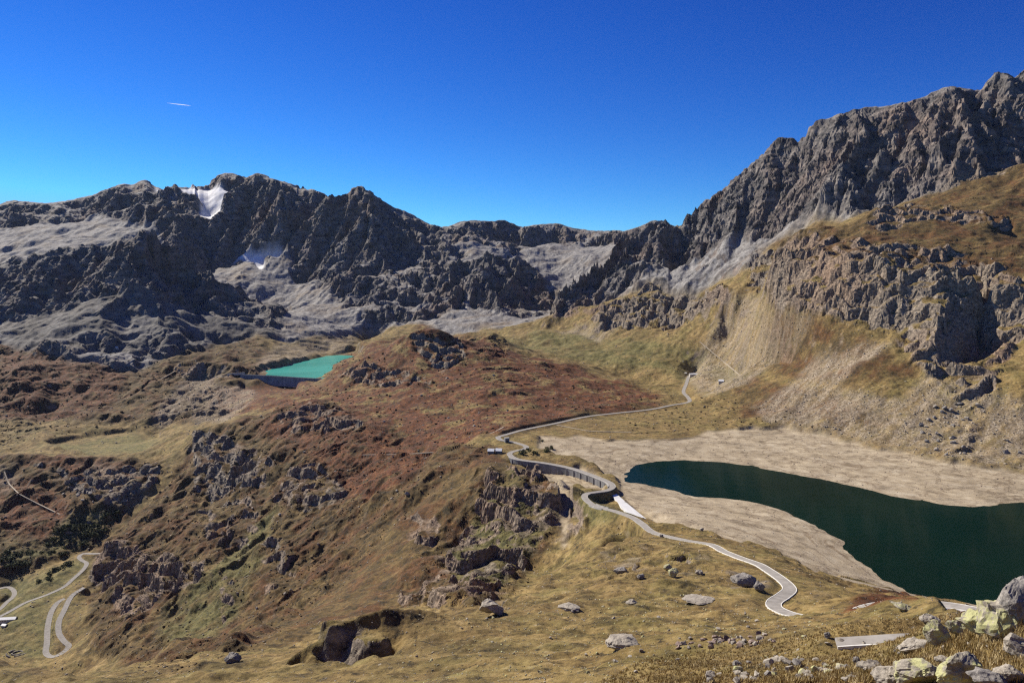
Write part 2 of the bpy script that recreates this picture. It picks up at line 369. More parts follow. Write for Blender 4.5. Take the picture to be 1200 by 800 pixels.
BIG = 3000
Z_BED = [[(632,512),(700,513),(760,517),(850,505),(920,503),(1000,518),(1100,542),(1210,557),(1300,560),(1300,800),(1170,716),(1100,706),(1030,699),(990,690),(950,672),(900,648),(868,640),(845,632),(800,618),(765,612),(757,606),(735,590),(725,576),(722,560),(690,545),(655,537),(630,528)],
         [(640,553),(680,552),(706,560),(716,570),(690,575),(668,572),(664,580),(663,640),(658,640),(656,585),(640,572),(622,556)]]
Z_RED = [[(395,420),(470,398),(500,387),(540,395),(600,412),(700,442),(775,465),(770,478),(690,484),(600,503),(560,515),(520,535),(480,570),(430,600),(390,560),(330,520),(300,505),(330,480),(380,455)],
         [(0,400),(60,420),(120,425),(150,450),(130,480),(60,500),(0,500)], [(30,545),(80,540),(190,560),(150,570),(90,570)], [(0,560),(60,570),(90,600),(60,640),(0,620)],
         [(240,470),(330,440),(380,455),(330,480),(260,490)], [(1040,690),(1150,712),(1150,718),(1000,735),(960,730)]]
Z_GREEN = [[(590,405),(640,395),(700,398),(760,405),(830,420),(850,440),(800,445),(740,438),(690,432),(640,420)], [(55,525),(100,515),(160,508),(185,515),(165,532),(110,535)],
           [(0,680),(60,672),(100,652),(105,660),(85,690),(55,770),(0,770)], [(830,432),(880,440),(870,456),(830,448)], [(90,600),(150,585),(120,620),(60,660),(0,665),(0,640),(50,640)],
           [(280,640),(330,600),(300,690),(250,750),(200,770),(180,740)], [(520,660),(600,560),(660,600),(600,690),(560,715)], [(640,575),(690,580),(740,605),(690,620),(665,600)]]
Z_MTN = [[(-400,200),(300,180),(520,240),(792,240),(860,190),(1000,110),(1400,40),(1400,230),(1200,190),(1110,220),(1050,238),(1000,256),(950,268),(900,288),(880,320),(800,345),(720,350),(650,372),(600,388),(520,388),(440,392),(400,400),(300,400),(200,420),(150,440),(60,420),(0,410),(-400,420)]]
Z_SCREE = [[(860,350),(900,360),(960,370),(940,400),(880,450),(830,470),(800,440),(830,410)], [(950,450),(1060,470),(1080,440),(1130,450),(1200,470),(1260,480),(1260,555),(1200,553),(1100,540),(1000,515),(900,500),(880,480)],
           [(690,385),(740,372),(700,405),(650,395)], [(960,420),(1020,395),(1050,400),(980,450),(900,470)],
           [(200,470),(240,440),(270,445),(230,480),(190,505),(175,500)], [(225,470),(290,455),(300,470),(260,500),(230,500)], [(92,551),(140,556),(172,583),(155,600),(118,577)], [(0,552),(20,560),(12,580),(0,575)],
           [(330,405),(420,400),(410,415),(380,417),(330,438),(300,435)]]
CLIFFS = [  # outline, ledge height (m), strength
 ([(226,512),(262,518),(300,528),(325,548),(310,575),(255,592),(228,575)], 24, .85),
 ([(335,565),(375,553),(415,570),(405,600),(360,614),(320,600)], 20, .8),
 ([(106,645),(150,643),(200,658),(238,662),(235,700),(185,718),(150,742),(128,725),(135,700),(103,690)], 30, .9),
 ([(468,613),(500,610),(520,625),(510,652),(478,648)], 14, .8),
 ([(570,568),(620,560),(668,575),(668,600),(655,628),(620,660),(600,692),(560,718),(505,722),(465,706),(520,650),(555,618)], 22, .85),
 ([(476,396),(538,400),(550,425),(520,442),(490,425)], 22, .75), ([(390,440),(430,430),(470,438),(508,448),(502,460),(440,457)], 22, .85),
 ([(545,400),(590,402),(600,425),(560,425)], 16, .5), ([(560,440),(600,430),(640,445),(610,470),(570,465)], 12, .5),
 ([(560,590),(600,560),(640,560),(690,585),(690,625),(650,640),(590,660)], 34, .6), ([(230,600),(300,590),(310,640),(240,650)], 26, .55), ([(300,655),(345,640),(350,680),(310,700)], 20, .6), ([(258,690),(275,685),(275,735),(258,735)], 16, .6),
 ([(322,490),(370,478),(412,490),(438,500),(420,514),(338,510)], 20, .85),
 ([(370,765),(400,738),(450,735),(462,778),(440,788),(375,787)], 26, .45),
 ([(882,300),(960,283),(1040,283),(1130,303),(1200,330),(1240,330),(1240,390),(1195,400),(1160,462),(1120,472),(1070,432),(1040,382),(1000,377),(900,362),(878,342)], 38, .7),
 ([(695,362),(760,348),(850,343),(868,360),(820,377),(780,394),(740,392),(695,388)], 30, .8),
 ([(25,545),(75,558),(140,558),(188,542),(185,570),(140,592),(90,582)], 16, .85), ([(0,500),(30,490),(50,510),(0,530)], 14, .6),
 ([(205,430),(240,428),(240,450),(205,455)], 16, .7), ([(205,470),(250,465),(265,485),(230,495)], 14, .7),
 ([(1014,264),(1034,244),(1087,240),(1185,260),(1182,278),(1090,264),(1040,270)], 18, .8),
 ([(900,292),(960,272),(1040,268),(1120,285),(1200,295),(1200,330),(1120,305),(1000,288),(920,300)], 12, .3), ([(1100,232),(1200,205),(1200,240),(1110,255)], 12, .22),
 ([(1140,455),(1165,425),(1180,430),(1150,480),(1140,540),(1120,540)], 14, .5),
 ([(700,655),(765,655),(765,682),(700,682)], 6, .7), ([(780,652),(835,655),(835,678),(780,675)], 6, .7), ([(850,672),(912,672),(912,695),(860,697)], 7, .8),
 ([(560,690),(600,685),(605,715),(560,725)], 8, .8), ([(925,690),(985,695),(965,712),(930,712)], 5, .6),
 ([(30,640),(110,600),(120,620),(60,660)], 6, .5),
]
CRAGS = [  # mountain walls: outline, strength
 ([(-400,180),(300,180),(520,240),(792,240),(792,270),(740,285),(690,296),(640,292),(600,302),(560,292),(500,290),(420,262),(370,282),(320,310),(240,322),(215,330),(180,262),(120,258),(60,262),(0,270),(-400,280)], 1.0),
 ([(338,270),(400,240),(450,245),(500,278),(548,300),(545,362),(500,388),(430,382),(390,342),(345,322)], 1.0),
 ([(540,315),(600,306),(642,340),(665,368),(620,378),(590,374),(555,366)], 1.0),
 ([(640,378),(690,340),(730,305),(790,262),(800,300),(780,330),(730,345),(690,375)], .9),
 ([(797,250),(850,205),(950,138),(1100,95),(1400,40),(1400,190),(1200,196),(1120,222),(1060,238),(1000,252),(940,262),(900,272),(870,280),(830,305),(800,310)], 1.0),
 ([(-300,340),(52,305),(172,275),(240,335),(340,370),(330,395),(270,388),(220,365),(170,345),(100,360),(60,375),(-300,400)], .8),
 ([(0,420),(100,400),(220,395),(300,405),(200,425),(120,445),(0,445)], .5),
]
SNOWS = [[(212,221),(240,216),(266,219),(273,226),(263,238),(257,250),(249,260),(233,258),(229,247),(236,236),(222,230)], [(183,219),(193,220),(191,226),(187,228)],
         [(272,296),(294,300),(324,298),(334,302),(314,309),(309,320),(297,315),(283,306)]]
bed = zone(Z_BED, 3, dmin=500, dmax=1700); mtn = zone(Z_MTN, 10, dmin=1700); red = zone(Z_RED, 12, dmin=240)
green = zone(Z_GREEN, 10); scree = zone(Z_SCREE, 8); snow = zone(SNOWS, 1, dmin=3000, lip=.0)
Z_SHRUB = [[(232,512),(330,480),(400,475),(520,530),(575,528),(530,560),(460,620),(400,690),(300,760),(200,795),(110,770),(100,700),(108,650),(160,610),(205,560)],
           [(-100,400),(60,415),(150,440),(220,410),(300,400),(330,430),(300,450),(235,500),(190,500),(60,500),(-100,510)], [(-100,535),(60,540),(190,545),(150,610),(100,645),(0,680),(-100,690)],
           [(560,560),(660,560),(668,610),(600,700),(560,722),(460,712),(480,650)],]
Z_TURF = [[(640,462),(780,472),(700,482),(600,505)], [(860,440),(1000,470),(1060,500),(930,500),(870,490)], [(900,287),(1000,262),(1030,247),(1220,190),(1220,335),(1050,312),(920,298)], [(900,362),(1000,378),(1080,440),(1000,452),(900,440)],
          [(-100,330),(50,309),(172,281),(240,335),(330,372),(330,398),(200,420),(60,420),(-100,420)],
          [(545,540),(575,530),(600,545),(560,600),(500,640),(470,712),(440,715),(380,735),(350,775),(240,772),(190,795),(300,690),(420,620)]]
shrub = zone(Z_SHRUB, 12, dmin=500); turf = np.maximum(shrub, zone(Z_TURF, 12, dmin=500)*.9)
lakeside = zone([FAR_SHORE+NEAR_SHORE[::-1]], 2, warp=False, dmin=500, dmax=1700)
crag = np.zeros(Z.shape, np.float32)
for p, s in CRAGS: crag = np.maximum(crag, zone([p], 7, dmin=1700)*s)
cliff = np.zeros(Z.shape, np.float32); ledge = np.full(Z.shape, 20, np.float32)
for p, h, s in CLIFFS:
    zz_ = zone([p], 4, lip=.03)*s
    ledge = np.where(zz_ > cliff, h, ledge); cliff = np.maximum(cliff, zz_)
rockzone = np.maximum(crag, cliff)
print('zones', round(time.time()-T0, 1))

# ------------------------------------------------------------------ roads and paths as plan polylines
def smooth_path(pts, step):
    P = np.array([at(*p) for p in pts]); out = []
    for k in range(len(P)-1):                      # Catmull-Rom
        p0, p1, p2, p3 = P[max(k-1, 0)], P[k], P[k+1], P[min(k+2, len(P)-1)]
        n = max(2, int(np.linalg.norm(p2-p1)/step))
        t = np.linspace(0, 1, n, endpoint=False)[:, None]
        out.append(.5*((2*p1)+(-p0+p2)*t+(2*p0-5*p1+4*p2-p3)*t*t+(-p0+3*p1-3*p2+p3)*t**3))
    out.append(P[-1:]); return np.concatenate(out)
def path_dist(X, Y, path, dist, zed, reach, blend=7.0):
    key = lambda x, y: (np.floor(x/30).astype(np.int64)*100003+np.floor(y/30).astype(np.int64))
    ks = set()
    for dx in (-30, 0, 30):
        for dy in (-30, 0, 30): ks.update(key(path[:, 0]+dx, path[:, 1]+dy).tolist())
    sel = np.nonzero(np.isin(key(X, Y), np.array(sorted(ks))))
    x, y = X[sel], Y[sel]; kk = key(x, y); order = np.argsort(kk, kind='stable')
    kk = kk[order]; b = np.concatenate([[0], np.nonzero(np.diff(kk))[0]+1, [len(kk)]])
    for s0, s1 in zip(b[:-1], b[1:]):
        o = order[s0:s1]; cx, cy = x[o[0]]//30*30+15, y[o[0]]//30*30+15
        Q = path[(np.abs(path[:, 0]-cx) < 45) & (np.abs(path[:, 1]-cy) < 45)]
        if not len(Q): continue
        d2 = (x[o][:, None]-Q[None, :, 0])**2+(y[o][:, None]-Q[None, :, 1])**2
        k = d2.argmin(1); d = (np.sqrt(d2[np.arange(len(o)), k])-reach)*7.0/blend
        ii = (sel[0][o], sel[1][o]); m = d < dist[ii]
        jj = (ii[0][m], ii[1][m]); dist[jj] = d[m]; zed[jj] = Q[k[m], 2]

RD_FAR = smooth_path(ROAD_FAR[:-1]+ROAD_BEND, 3); RD_DAM = smooth_path(ROAD_DAM[:7], 2); RD_NEAR = smooth_path(ROAD_DAM[5:], 2.5)
RD_VAL = smooth_path(ROAD_VALLEY, 4); RD_HAIR = smooth_path(ROAD_HAIRPIN, 4); RD_LOW = smooth_path(ROAD_LOW, 4); RD_TOP = smooth_path(ROAD_TOP, 2)

# ------------------------------------------------------------------ relief: broad forms on the plan grid
fp = np.broadcast_to(DD*DA, Z.shape)              # cell size (m)
def slope_of(z):
    gu = np.gradient(z, DA, axis=1)/DD; ga = np.gradient(z, DA, axis=0)/DD
    sx = gu*np.sin(AZ)[:, None]+ga*np.cos(AZ)[:, None]; sy = gu*np.cos(AZ)[:, None]-ga*np.sin(AZ)[:, None]
    return sx, sy
calm = np.clip(1-np.maximum(bed, lakeside)*1.1, .10, 1)*(1-blur((ccnt > 0).astype(np.float32)*(DD > 6)*0, 1))
flatland = zone([[(55,522),(100,512),(160,505),(190,512),(165,532),(110,536)], [(300,436),(420,410),(430,418),(390,450),(300,452)], [(282,440),(390,445),(388,459),(285,462)]], 4, warp=False, lip=0)
calm *= np.clip(1-flatland*1.1, 0, 1)*np.clip(1-blur(snow, 3)*1.2, .1, 1)
_rd = np.full(Z.shape, 99.); _rz = np.zeros(Z.shape)
for _p in (RD_FAR, RD_DAM, RD_NEAR, RD_VAL, RD_HAIR, RD_LOW, RD_TOP): path_dist(GX, GY, _p, _rd, _rz, 6, 5)
calm *= np.clip(.04+_rd/42, 0, 1)*np.where(DD < 330, .8, 1)[None]
calm *= 1-.8*zone([[(598,512),(690,488.5),(800,474),(815,471),(860,498),(850,507),(760,518),(700,515),(640,513)]], 5, warp=False, lip=0)
far = np.clip((np.log(DD)-math.log(1500))/(math.log(3200)-math.log(1500)), 0, 1)[None]*np.ones_like(Z)
far = np.maximum(far*.6, mtn)
rel = np.zeros(Z.shape)
for lam, aG, aM in ((900, 0, 44), (450, 6, 28), (220, 5.5, 14), (110, 3.8, 7), (55, 2.4, 4), (27, 1.4, 2), (13, .8, 1.2), (6.5, .45, 0), (3.2, .24, 0), (1.6, .12, 0)):
    c0 = np.searchsorted(DD, lam*1.1); c1 = np.searchsorted(DD, lam/(2.5*DA))   # only where it reads and is resolved
    if c1 <= c0: continue
    sl = slice(c0, c1)
    x, y = GX[:, sl]/lam, GY[:, sl]/lam
    n = pn2(x, y); r = 1-2*np.abs(pn2(x+40+.5*n, y+9-.5*n))
    edge = np.clip((np.log(DD[sl])-math.log(DD[c0]+1e-6))/.7, 0, 1)[None]
    f = far[:, sl]
    rel[:, sl] += edge*((1-f)*aG*(1+1.1*shrub[:, sl])*(1 if lam < 60 else np.clip((DD[sl]-330)/300, 0, 1)[None])*np.where(DD[sl] < 600, 1.5, 1)[None]*(n*.7+r*.4)+f*aM*(.6*n+.4*r))
_t = np.where(DD[None] > 1500, Z/DD[None], -9.); _k = _t.argmax(1)
crest = 1-.7*np.exp(-((UU[None]-UU[_k][:, None])/.022)**2)          # keep crests near the surveyed skyline
Z1 = Z+rel*calm*crest
rib = crest*(mtn*(.30+.70*crag)+.35*np.clip(far-.05, 0, .5)*(1-mtn)+np.maximum(.34*cliff, .22*shrub)*(1-mtn))*calm
for lam, a, bl in ((700, 60, 14), (330, 46, 8), (150, 29, 4), (70, 12, 2), (34, 5.5, 1)):
    sx, sy = slope_of(blur(Z1, bl)); steep = np.hypot(sx, sy)
    c0 = np.searchsorted(DD, max(700, lam*3)); c1 = np.searchsorted(DD, lam/(3.5*DA))
    if c1 <= c0: continue
    sl = slice(c0, c1)
    e = erosion(GX[:, sl], GY[:, sl], sx[:, sl], sy[:, sl], lam)
    edge = np.clip((np.log(DD[sl])-math.log(DD[c0]))/.5, 0, 1)[None]
    Z1[:, sl] += e*a*np.clip((steep[:, sl]-.2)*1.7, 0, 1)*rib[:, sl]*edge
# ledges: rock steps between grass treads
hh = ledge*(1+.0*Z)
wob = (pn2(GX/70, GY/70)*.8+pn2(GX/26, GY/26)*.45)
q = Z1/hh+wob; fl = np.floor(q); fr = q-fl
step = np.clip((fr-.30)/.24, 0, 1); step = step*step*(3-2*step)
gate = np.clip(.75+1.5*(pn2(GX/55+70, GY/55)+.15), 0, 1)
Z1 = Z1+(hh*(fl+step-wob)-Z1)*cliff*gate
hc = 60.0
wob = pn2(GX/300, GY/300)*.9+pn2(GX/110, GY/110)*.5
q = Z1/hc+wob; fl = np.floor(q); fr = q-fl
step = np.clip((fr-.15)/.6, 0, 1); step = step*step*(3-2*step)
Z1 = Z1+(hc*(fl+step-wob)-Z1)*crag*.15*np.clip(pn2(GX/400, GY/400+5)+.5, 0, 1)
# keep the two lakes' beds and shores, and bring the skyline back to the survey
tgt_x = np.array([p[0] for p in SKY_FAR+SKY_RIGHT], float); tgt_y = np.array([p[1] for p in SKY_FAR+SKY_RIGHT], float)
ta, tt = ray(tgt_x, tgt_y)
tt_col = np.interp(AZ, ta, tt)
for _ in range(3):
    T = Z1/DD[None]; T[:, DD < 1500] = -9
    k = T.argmax(1); tm = T[np.arange(NA), k]
    dlt = tt_col-tm; dlt = np.convolve(np.pad(dlt, 6, mode='edge'), np.ones(5)/5, 'same')[6:-6]
    wgt = np.exp(-((UU[None]-UU[k][:, None])/.10)**2)
    Z1 += wgt*dlt[:, None]*DD[None]
Z = Z1
print('relief', round(time.time()-T0, 1))

def path_on(pts, step, dmin=10):
    P = np.array([hit(x, y, dmin=dmin) for x, y in pts]); out = []
    for k in range(len(P)-1):
        n = max(2, int(np.linalg.norm(P[k+1]-P[k])/step)); t = np.linspace(0, 1, n, endpoint=False)[:, None]
        out.append(P[k]+(P[k+1]-P[k])*t)
    out.append(P[-1:]); P = np.concatenate(out)
    for _ in range(6): P[1:-1] = (P[:-2]+2*P[1:-1]+P[2:])/4
    return P
ROADS = []     # (centre line, half width, blend, label use)

TRACKS = [path_on(p, 6) for p in ([(425,532.5),(470,532),(510,529)], [(5,552),(10,566),(22,578),(45,590),(70,602)], [(146,468),(160,461),(185,446),(206,434)], [(820,400),(850,425),(868,440)], [(590,500),(575,508),(520,512)], [(650,497),(690,505),(740,506)])]
ROADS += [(RD_FAR, 3.4, 7), (RD_DAM, 3.6, 1.2), (RD_NEAR, 3.3, 6), (RD_VAL, 3.4, 7), (RD_HAIR, 3.6, 7), (RD_LOW, 3.4, 7), (RD_TOP, 1.8, 3)]+[(t, 1.2, 3) for t in TRACKS]

# ------------------------------------------------------------------ the terrain mesh: rows follow the profile, fine relief in 3D
FA = np.concatenate([np.arange(R(-52), R(-36), .004), np.arange(R(-36), R(36), .00112), np.arange(R(36), R(52), .004)])
NF, NR = len(FA), 2500
def upsample(col_u, F):                                  # sample plan grid F at fine azimuth rows and u positions
    ai = (FA-AMIN)/DA; i0 = np.clip(ai.astype(int), 0, NA-2); fa = (ai-i0)[:, None]
    uj = (col_u-U0)/DA; j0 = np.clip(uj.astype(int), 0, NU-2); fu = uj-j0
    I0 = i0[:, None]
    return ((F[I0, j0]*(1-fa)+F[I0+1, j0]*fa)*(1-fu)+(F[I0, j0+1]*(1-fa)+F[I0+1, j0+1]*fa)*fu)
el = np.arctan2(Z, DD[None])
for _ in range(3): el = (np.pad(el, ((1, 1), (0, 0)), mode='edge')[:-2]+2*el+np.pad(el, ((1, 1), (0, 0)), mode='edge')[2:])/4
dens = np.hypot(np.diff(el, axis=1), .42*DA)
dens = np.where(VIS[:, 1:] & (DD[1:] > 20), dens, np.minimum(dens, .0008))
dens[:, DD[1:] < 14] = .0006
dens = np.pad(dens, ((6, 6), (0, 0)), mode='edge'); dens = sum(dens[k:k+NA] for k in range(13))/13
S = np.concatenate([np.zeros((NA, 1)), np.cumsum(dens, 1)], 1); S /= S[:, -1:]
g = np.linspace(0, 1, NR)
UC = np.stack([np.interp(g, S[i], UU) for i in range(NA)])
ai = (FA-AMIN)/DA; i0 = np.clip(ai.astype(int), 0, NA-2); fa = (ai-i0)[:, None]
UF = UC[i0]*(1-fa)+UC[i0+1]*fa
DF = np.exp(UF)
PX = (np.sin(FA)[:, None]*DF).astype(np.float32); PY = (np.cos(FA)[:, None]*DF).astype(np.float32); PZ = upsample(UF, Z).astype(np.float32)
def up(F): return upsample(UF, F).astype(np.float32)
mR, mC, mB, mM, mRed, mG, mS, mSn, mCalm, mFar, mLake, mSh = [up(F) for F in (rockzone, cliff, bed, mtn, red, green, scree, snow, calm, far, lakeside, shrub)]
DF = DF.astype(np.float32)
def normals(X, Y, Zz):
    def gr(F): return np.gradient(F, axis=0), np.gradient(F, axis=1)
    xa, xb = gr(X); ya, yb = gr(Y); za, zb = gr(Zz)
    nx = ya*zb-za*yb; ny = za*xb-xa*zb; nz = xa*yb-ya*xb
    s = np.where(nz < 0, -1, 1); l = np.sqrt(nx*nx+ny*ny+nz*nz)+1e-9
    return nx*s/l, ny*s/l, nz*s/l
nx, ny, nz = normals(PX, PY, PZ)
steepF = np.clip((1-nz-.14)/.22, 0, 1)                    # about 30 to 50 degrees
FP = DF*.00112
FP = np.maximum(FP, np.gradient(DF, axis=1)*.8)
# distance to the roads
nearest = np.full(DF.shape, 99., np.float32); roadz = np.zeros(DF.shape, np.float32)
for pth, hw, bl in ROADS: path_dist(PX, PY, pth, nearest, roadz, hw, bl)
rf = np.clip(1-nearest/7.0, 0, 1); rf = rf*rf*(3-2*rf)
quiet = (1-rf)*np.clip(mCalm+.12, 0, 1)*(1-.8*mSn)
# fine octaves
rockw = np.clip(np.maximum(mR*(.35+.65*steepF), np.maximum(.12*mM+.10*mS, .16*mSh)), 0, 1)
crestF = up(crest)
disp = np.zeros(DF.shape, np.float32); hor = np.zeros(DF.shape, np.float32)
for lam in (160, 80, 40, 20, 10, 5, 2.5, 1.25, .6, .3):
    m = (FP*2.3 < lam) & (FP*42 > lam) & (DF > 8)
    i = np.nonzero(m)
    if not len(i[0]): continue
    X, Y, W = PX[i]/lam, PY[i]/lam, PZ[i]/lam
    fade = np.clip((42-lam/FP[i])/14, 0, 1)
    rw = rockw[i]
    n2 = pn2(X+3, Y+lam)
    v = n2*lam*(.060+.02*mFar[i]+.04*mSh[i])*(1-.6*rw)
    k = np.nonzero(rw > .04)[0]
    if len(k):
        wx = pn2(X[k]*1.7+9, Y[k]*1.7)*.25
        n3 = facet3(X[k]+wx, Y[k]-wx, W[k]*.34+wx)
        v[k] += n3*lam*rw[k]*np.clip(.36-.020*lam/(DF[i][k]*.00112), .05, .32)
    disp[i] += v*fade*quiet[i]
disp *= .45+.55*crestF
PX += nx*disp; PY += ny*disp; PZ += nz*disp
# road beds
inn = rf > 0
PZ[inn] = PZ[inn]*(1-rf[inn])+(roadz[inn]-.35)*rf[inn]
print('fine relief', round(time.time()-T0, 1), PX.shape)
nx, ny, nz = normals(PX, PY, PZ)
lapl = (np.roll(PZ, 1, 1)+np.roll(PZ, -1, 1)+np.roll(PZ, 1, 0)+np.roll(PZ, -1, 0)-4*PZ)
sm = nz.copy()
for _ in range(2): sm = (np.roll(sm, 1, 0)+np.roll(sm, -1, 0)+np.roll(sm, 1, 1)+np.roll(sm, -1, 1)+sm)/5
steepF = np.clip((1-sm-.20)/.18, 0, 1)
patch = np.clip(.5+1.2*pn2(PX/38, PY/38)+.8*pn2(PX/13, PY/13), 0, 1)
rock = np.clip(np.maximum(mR*(.55*np.clip(patch*1.6-.3, 0, 1)+.95*steepF), steepF*(.35+.5*mFar)*patch), 0, 1)
rock = np.maximum(rock, mM*np.clip(.25+steepF, 0, 1)*np.clip(crag.max()*mR*1.3, 0, 1))*(1-rf)
att_a = np.stack([rock, mS*(1-rock), mRed, mG], -1)
att_b = np.stack([mB, mM, mSn, up(turf)], -1)

# regions: the same sheet cut into the named pieces of land
REGIONS = [('mountain_range', [[(-400,100),(797,100),(797,262),(640,378),(590,392),(440,394),(400,402),(300,404),(205,432),(150,455),(60,478),(-400,490)]]),
           ('mountain', [[(797,262),(860,100),(1500,-50),(1500,560),(1210,557),(1100,543),(1000,519),(920,504),(850,506),(870,455),(850,440),(850,400),(720,400),(640,392),(640,378)]]),
           ('lake_shore', Z_BED),
           ('valley', [[(-400,485),(60,478),(150,455),(212,430),(300,402),(440,394),(440,410),(385,450),(300,452),(235,505),(205,560),(112,652),(100,700),(110,760),(60,790),(-400,770)]]),
           ('meadow', [[(-400,752),(0,772),(60,784),(130,797),(210,800),(240,775),(350,782),(385,735),(450,715),(520,722),(570,727),(620,694),(660,671),(700,654),(755,626),(850,640),(1000,690),(1165,714),(1500,650),(1500,900),(-400,900)]])]
reg = np.full(Z.shape, -1, np.int8)
for k, (nm, polys) in enumerate(REGIONS):
    for p in polys:
        m = VIS & inside(p, PXG, PYG) & (reg < 0)
        if nm == 'meadow': m[:, DD > 700] = False
        if nm == 'lake_shore': m[:, DD < 500] = False
        reg[m] = k
reg[(reg < 0) & VIS] = len(REGIONS)                       # the hill in the middle
reg[:, DD < 60] = 4; reg[:, DD > 6500] = 0
rr = reg.copy()
for j in range(1, NU): rr[:, j] = np.where(rr[:, j] < 0, rr[:, j-1], rr[:, j])
rr[rr < 0] = 4; reg = rr
ii = np.clip(np.rint((FA-AMIN)/DA).astype(int), 0, NA-1)[:, None]; jj = np.clip(np.rint((UF-U0)/DA).astype(int), 0, NU-1)
regF = reg[ii, jj]
def grid_mesh(name, faces_mask, mat, X=None, Y=None, Zz=None):
    X = PX if X is None else X; Y = PY if Y is None else Y; Zz = PZ if Zz is None else Zz
    fi, fj = np.nonzero(faces_mask)
    n = X.shape[1]
    q = np.stack([fi*n+fj, (fi+1)*n+fj, (fi+1)*n+fj+1, fi*n+fj+1], -1)[:, ::-1]
    used, inv = np.unique(q.ravel(), return_inverse=True)
    m = bpy.data.meshes.new(name)
    co = np.stack([X.ravel()[used], Y.ravel()[used], Zz.ravel()[used]], -1).astype(np.float32)
    m.vertices.add(len(co)); m.vertices.foreach_set('co', co.ravel())
    m.loops.add(q.size); m.loops.foreach_set('vertex_index', inv.astype(np.int32))
    m.polygons.add(len(q)); m.polygons.foreach_set('loop_start', np.arange(0, q.size, 4, dtype=np.int32))
    m.polygons.foreach_set('use_smooth', np.zeros(len(q), bool))
    m.update(calc_edges=True)
    for an, arr in (('land_a', att_a), ('land_b', att_b)):
        t = m.attributes.new(an, 'FLOAT_COLOR', 'POINT'); t.data.foreach_set('color', arr.reshape(-1, 4)[used].astype(np.float32).ravel())
    m.materials.append(mat)
    o = bpy.data.objects.new(name, m); COL.objects.link(o); o['kind'] = 'structure'
    return o

# ------------------------------------------------------------------ materials
class NT:
    def __init__(s, name):
        s.m = bpy.data.materials.new(name); s.m.use_nodes = True; s.t = s.m.node_tree; s.b = s.t.nodes['Principled BSDF']
        s.b.inputs['Roughness'].default_value = .9; s.b.inputs['Specular IOR Level'].default_value = .2
    def n(s, typ, **k):
        x = s.t.nodes.new(typ)
        for a, v in k.items(): setattr(x, a, v)
        return x
    def link(s, a, b): s.t.links.new(a, b)
    def pos(s): return s.n('ShaderNodeNewGeometry').outputs['Position']
    def noise(s, scale, detail=6, rough=.6, vec=None, stretch=None):
        x = s.n('ShaderNodeTexNoise'); x.inputs['Scale'].default_value = scale; x.inputs['Detail'].default_value = detail; x.inputs['Roughness'].default_value = rough
        v = vec if vec is not None else s.pos()
        if stretch:
            mp = s.n('ShaderNodeMapping'); mp.inputs['Scale'].default_value = stretch; s.link(v, mp.inputs[0]); v = mp.outputs[0]
        s.link(v, x.inputs['Vector']); return x.outputs['Fac']
    def ramp(s, fac, stops):
        r = s.n('ShaderNodeValToRGB'); e = r.color_ramp.elements
        while len(e) < len(stops): e.new(.5)
        for k, (p, c) in enumerate(stops):
            e[k].position = p; e[k].color = (c if len(c) == 4 else (*c, 1)) if isinstance(c, tuple) else (c, c, c, 1)
        s.link(fac, r.inputs[0]); return r.outputs[0]
    def mix(s, f, a, b, blend='MIX'):
        x = s.n('ShaderNodeMix', data_type='RGBA', blend_type=blend)
        for v, i in ((f, 0), (a, 6), (b, 7)):
            if isinstance(v, (int, float)): x.inputs[i].default_value = v
            elif isinstance(v, tuple): x.inputs[i].default_value = (*v, 1)
            else: s.link(v, x.inputs[i])
        return x.outputs[2]
    def math(s, op, a, b=None, clamp=False):
        x = s.n('ShaderNodeMath', operation=op, use_clamp=clamp)
        for v, i in ((a, 0), (b, 1)):
            if v is None: continue
            if isinstance(v, (int, float)): x.inputs[i].default_value = v
            else: s.link(v, x.inputs[i])
        return x.outputs[0]
    def attr(s, name):
        x = s.n('ShaderNodeAttribute', attribute_name=name); sp = s.n('ShaderNodeSeparateColor'); s.link(x.outputs['Color'], sp.inputs[0])
        return sp.outputs[0], sp.outputs[1], sp.outputs[2], x.outputs['Alpha']
    def color(s, c):
        if isinstance(c, tuple): s.b.inputs['Base Color'].default_value = (*c, 1)
        else: s.link(c, s.b.inputs['Base Color'])
    def bump(s, h, dist, strength=1.0):
        x = s.n('ShaderNodeBump'); x.inputs['Strength'].default_value = strength; x.inputs['Distance'].default_value = dist
        s.link(h, x.inputs['Height']); s.link(x.outputs[0], s.b.inputs['Normal'])

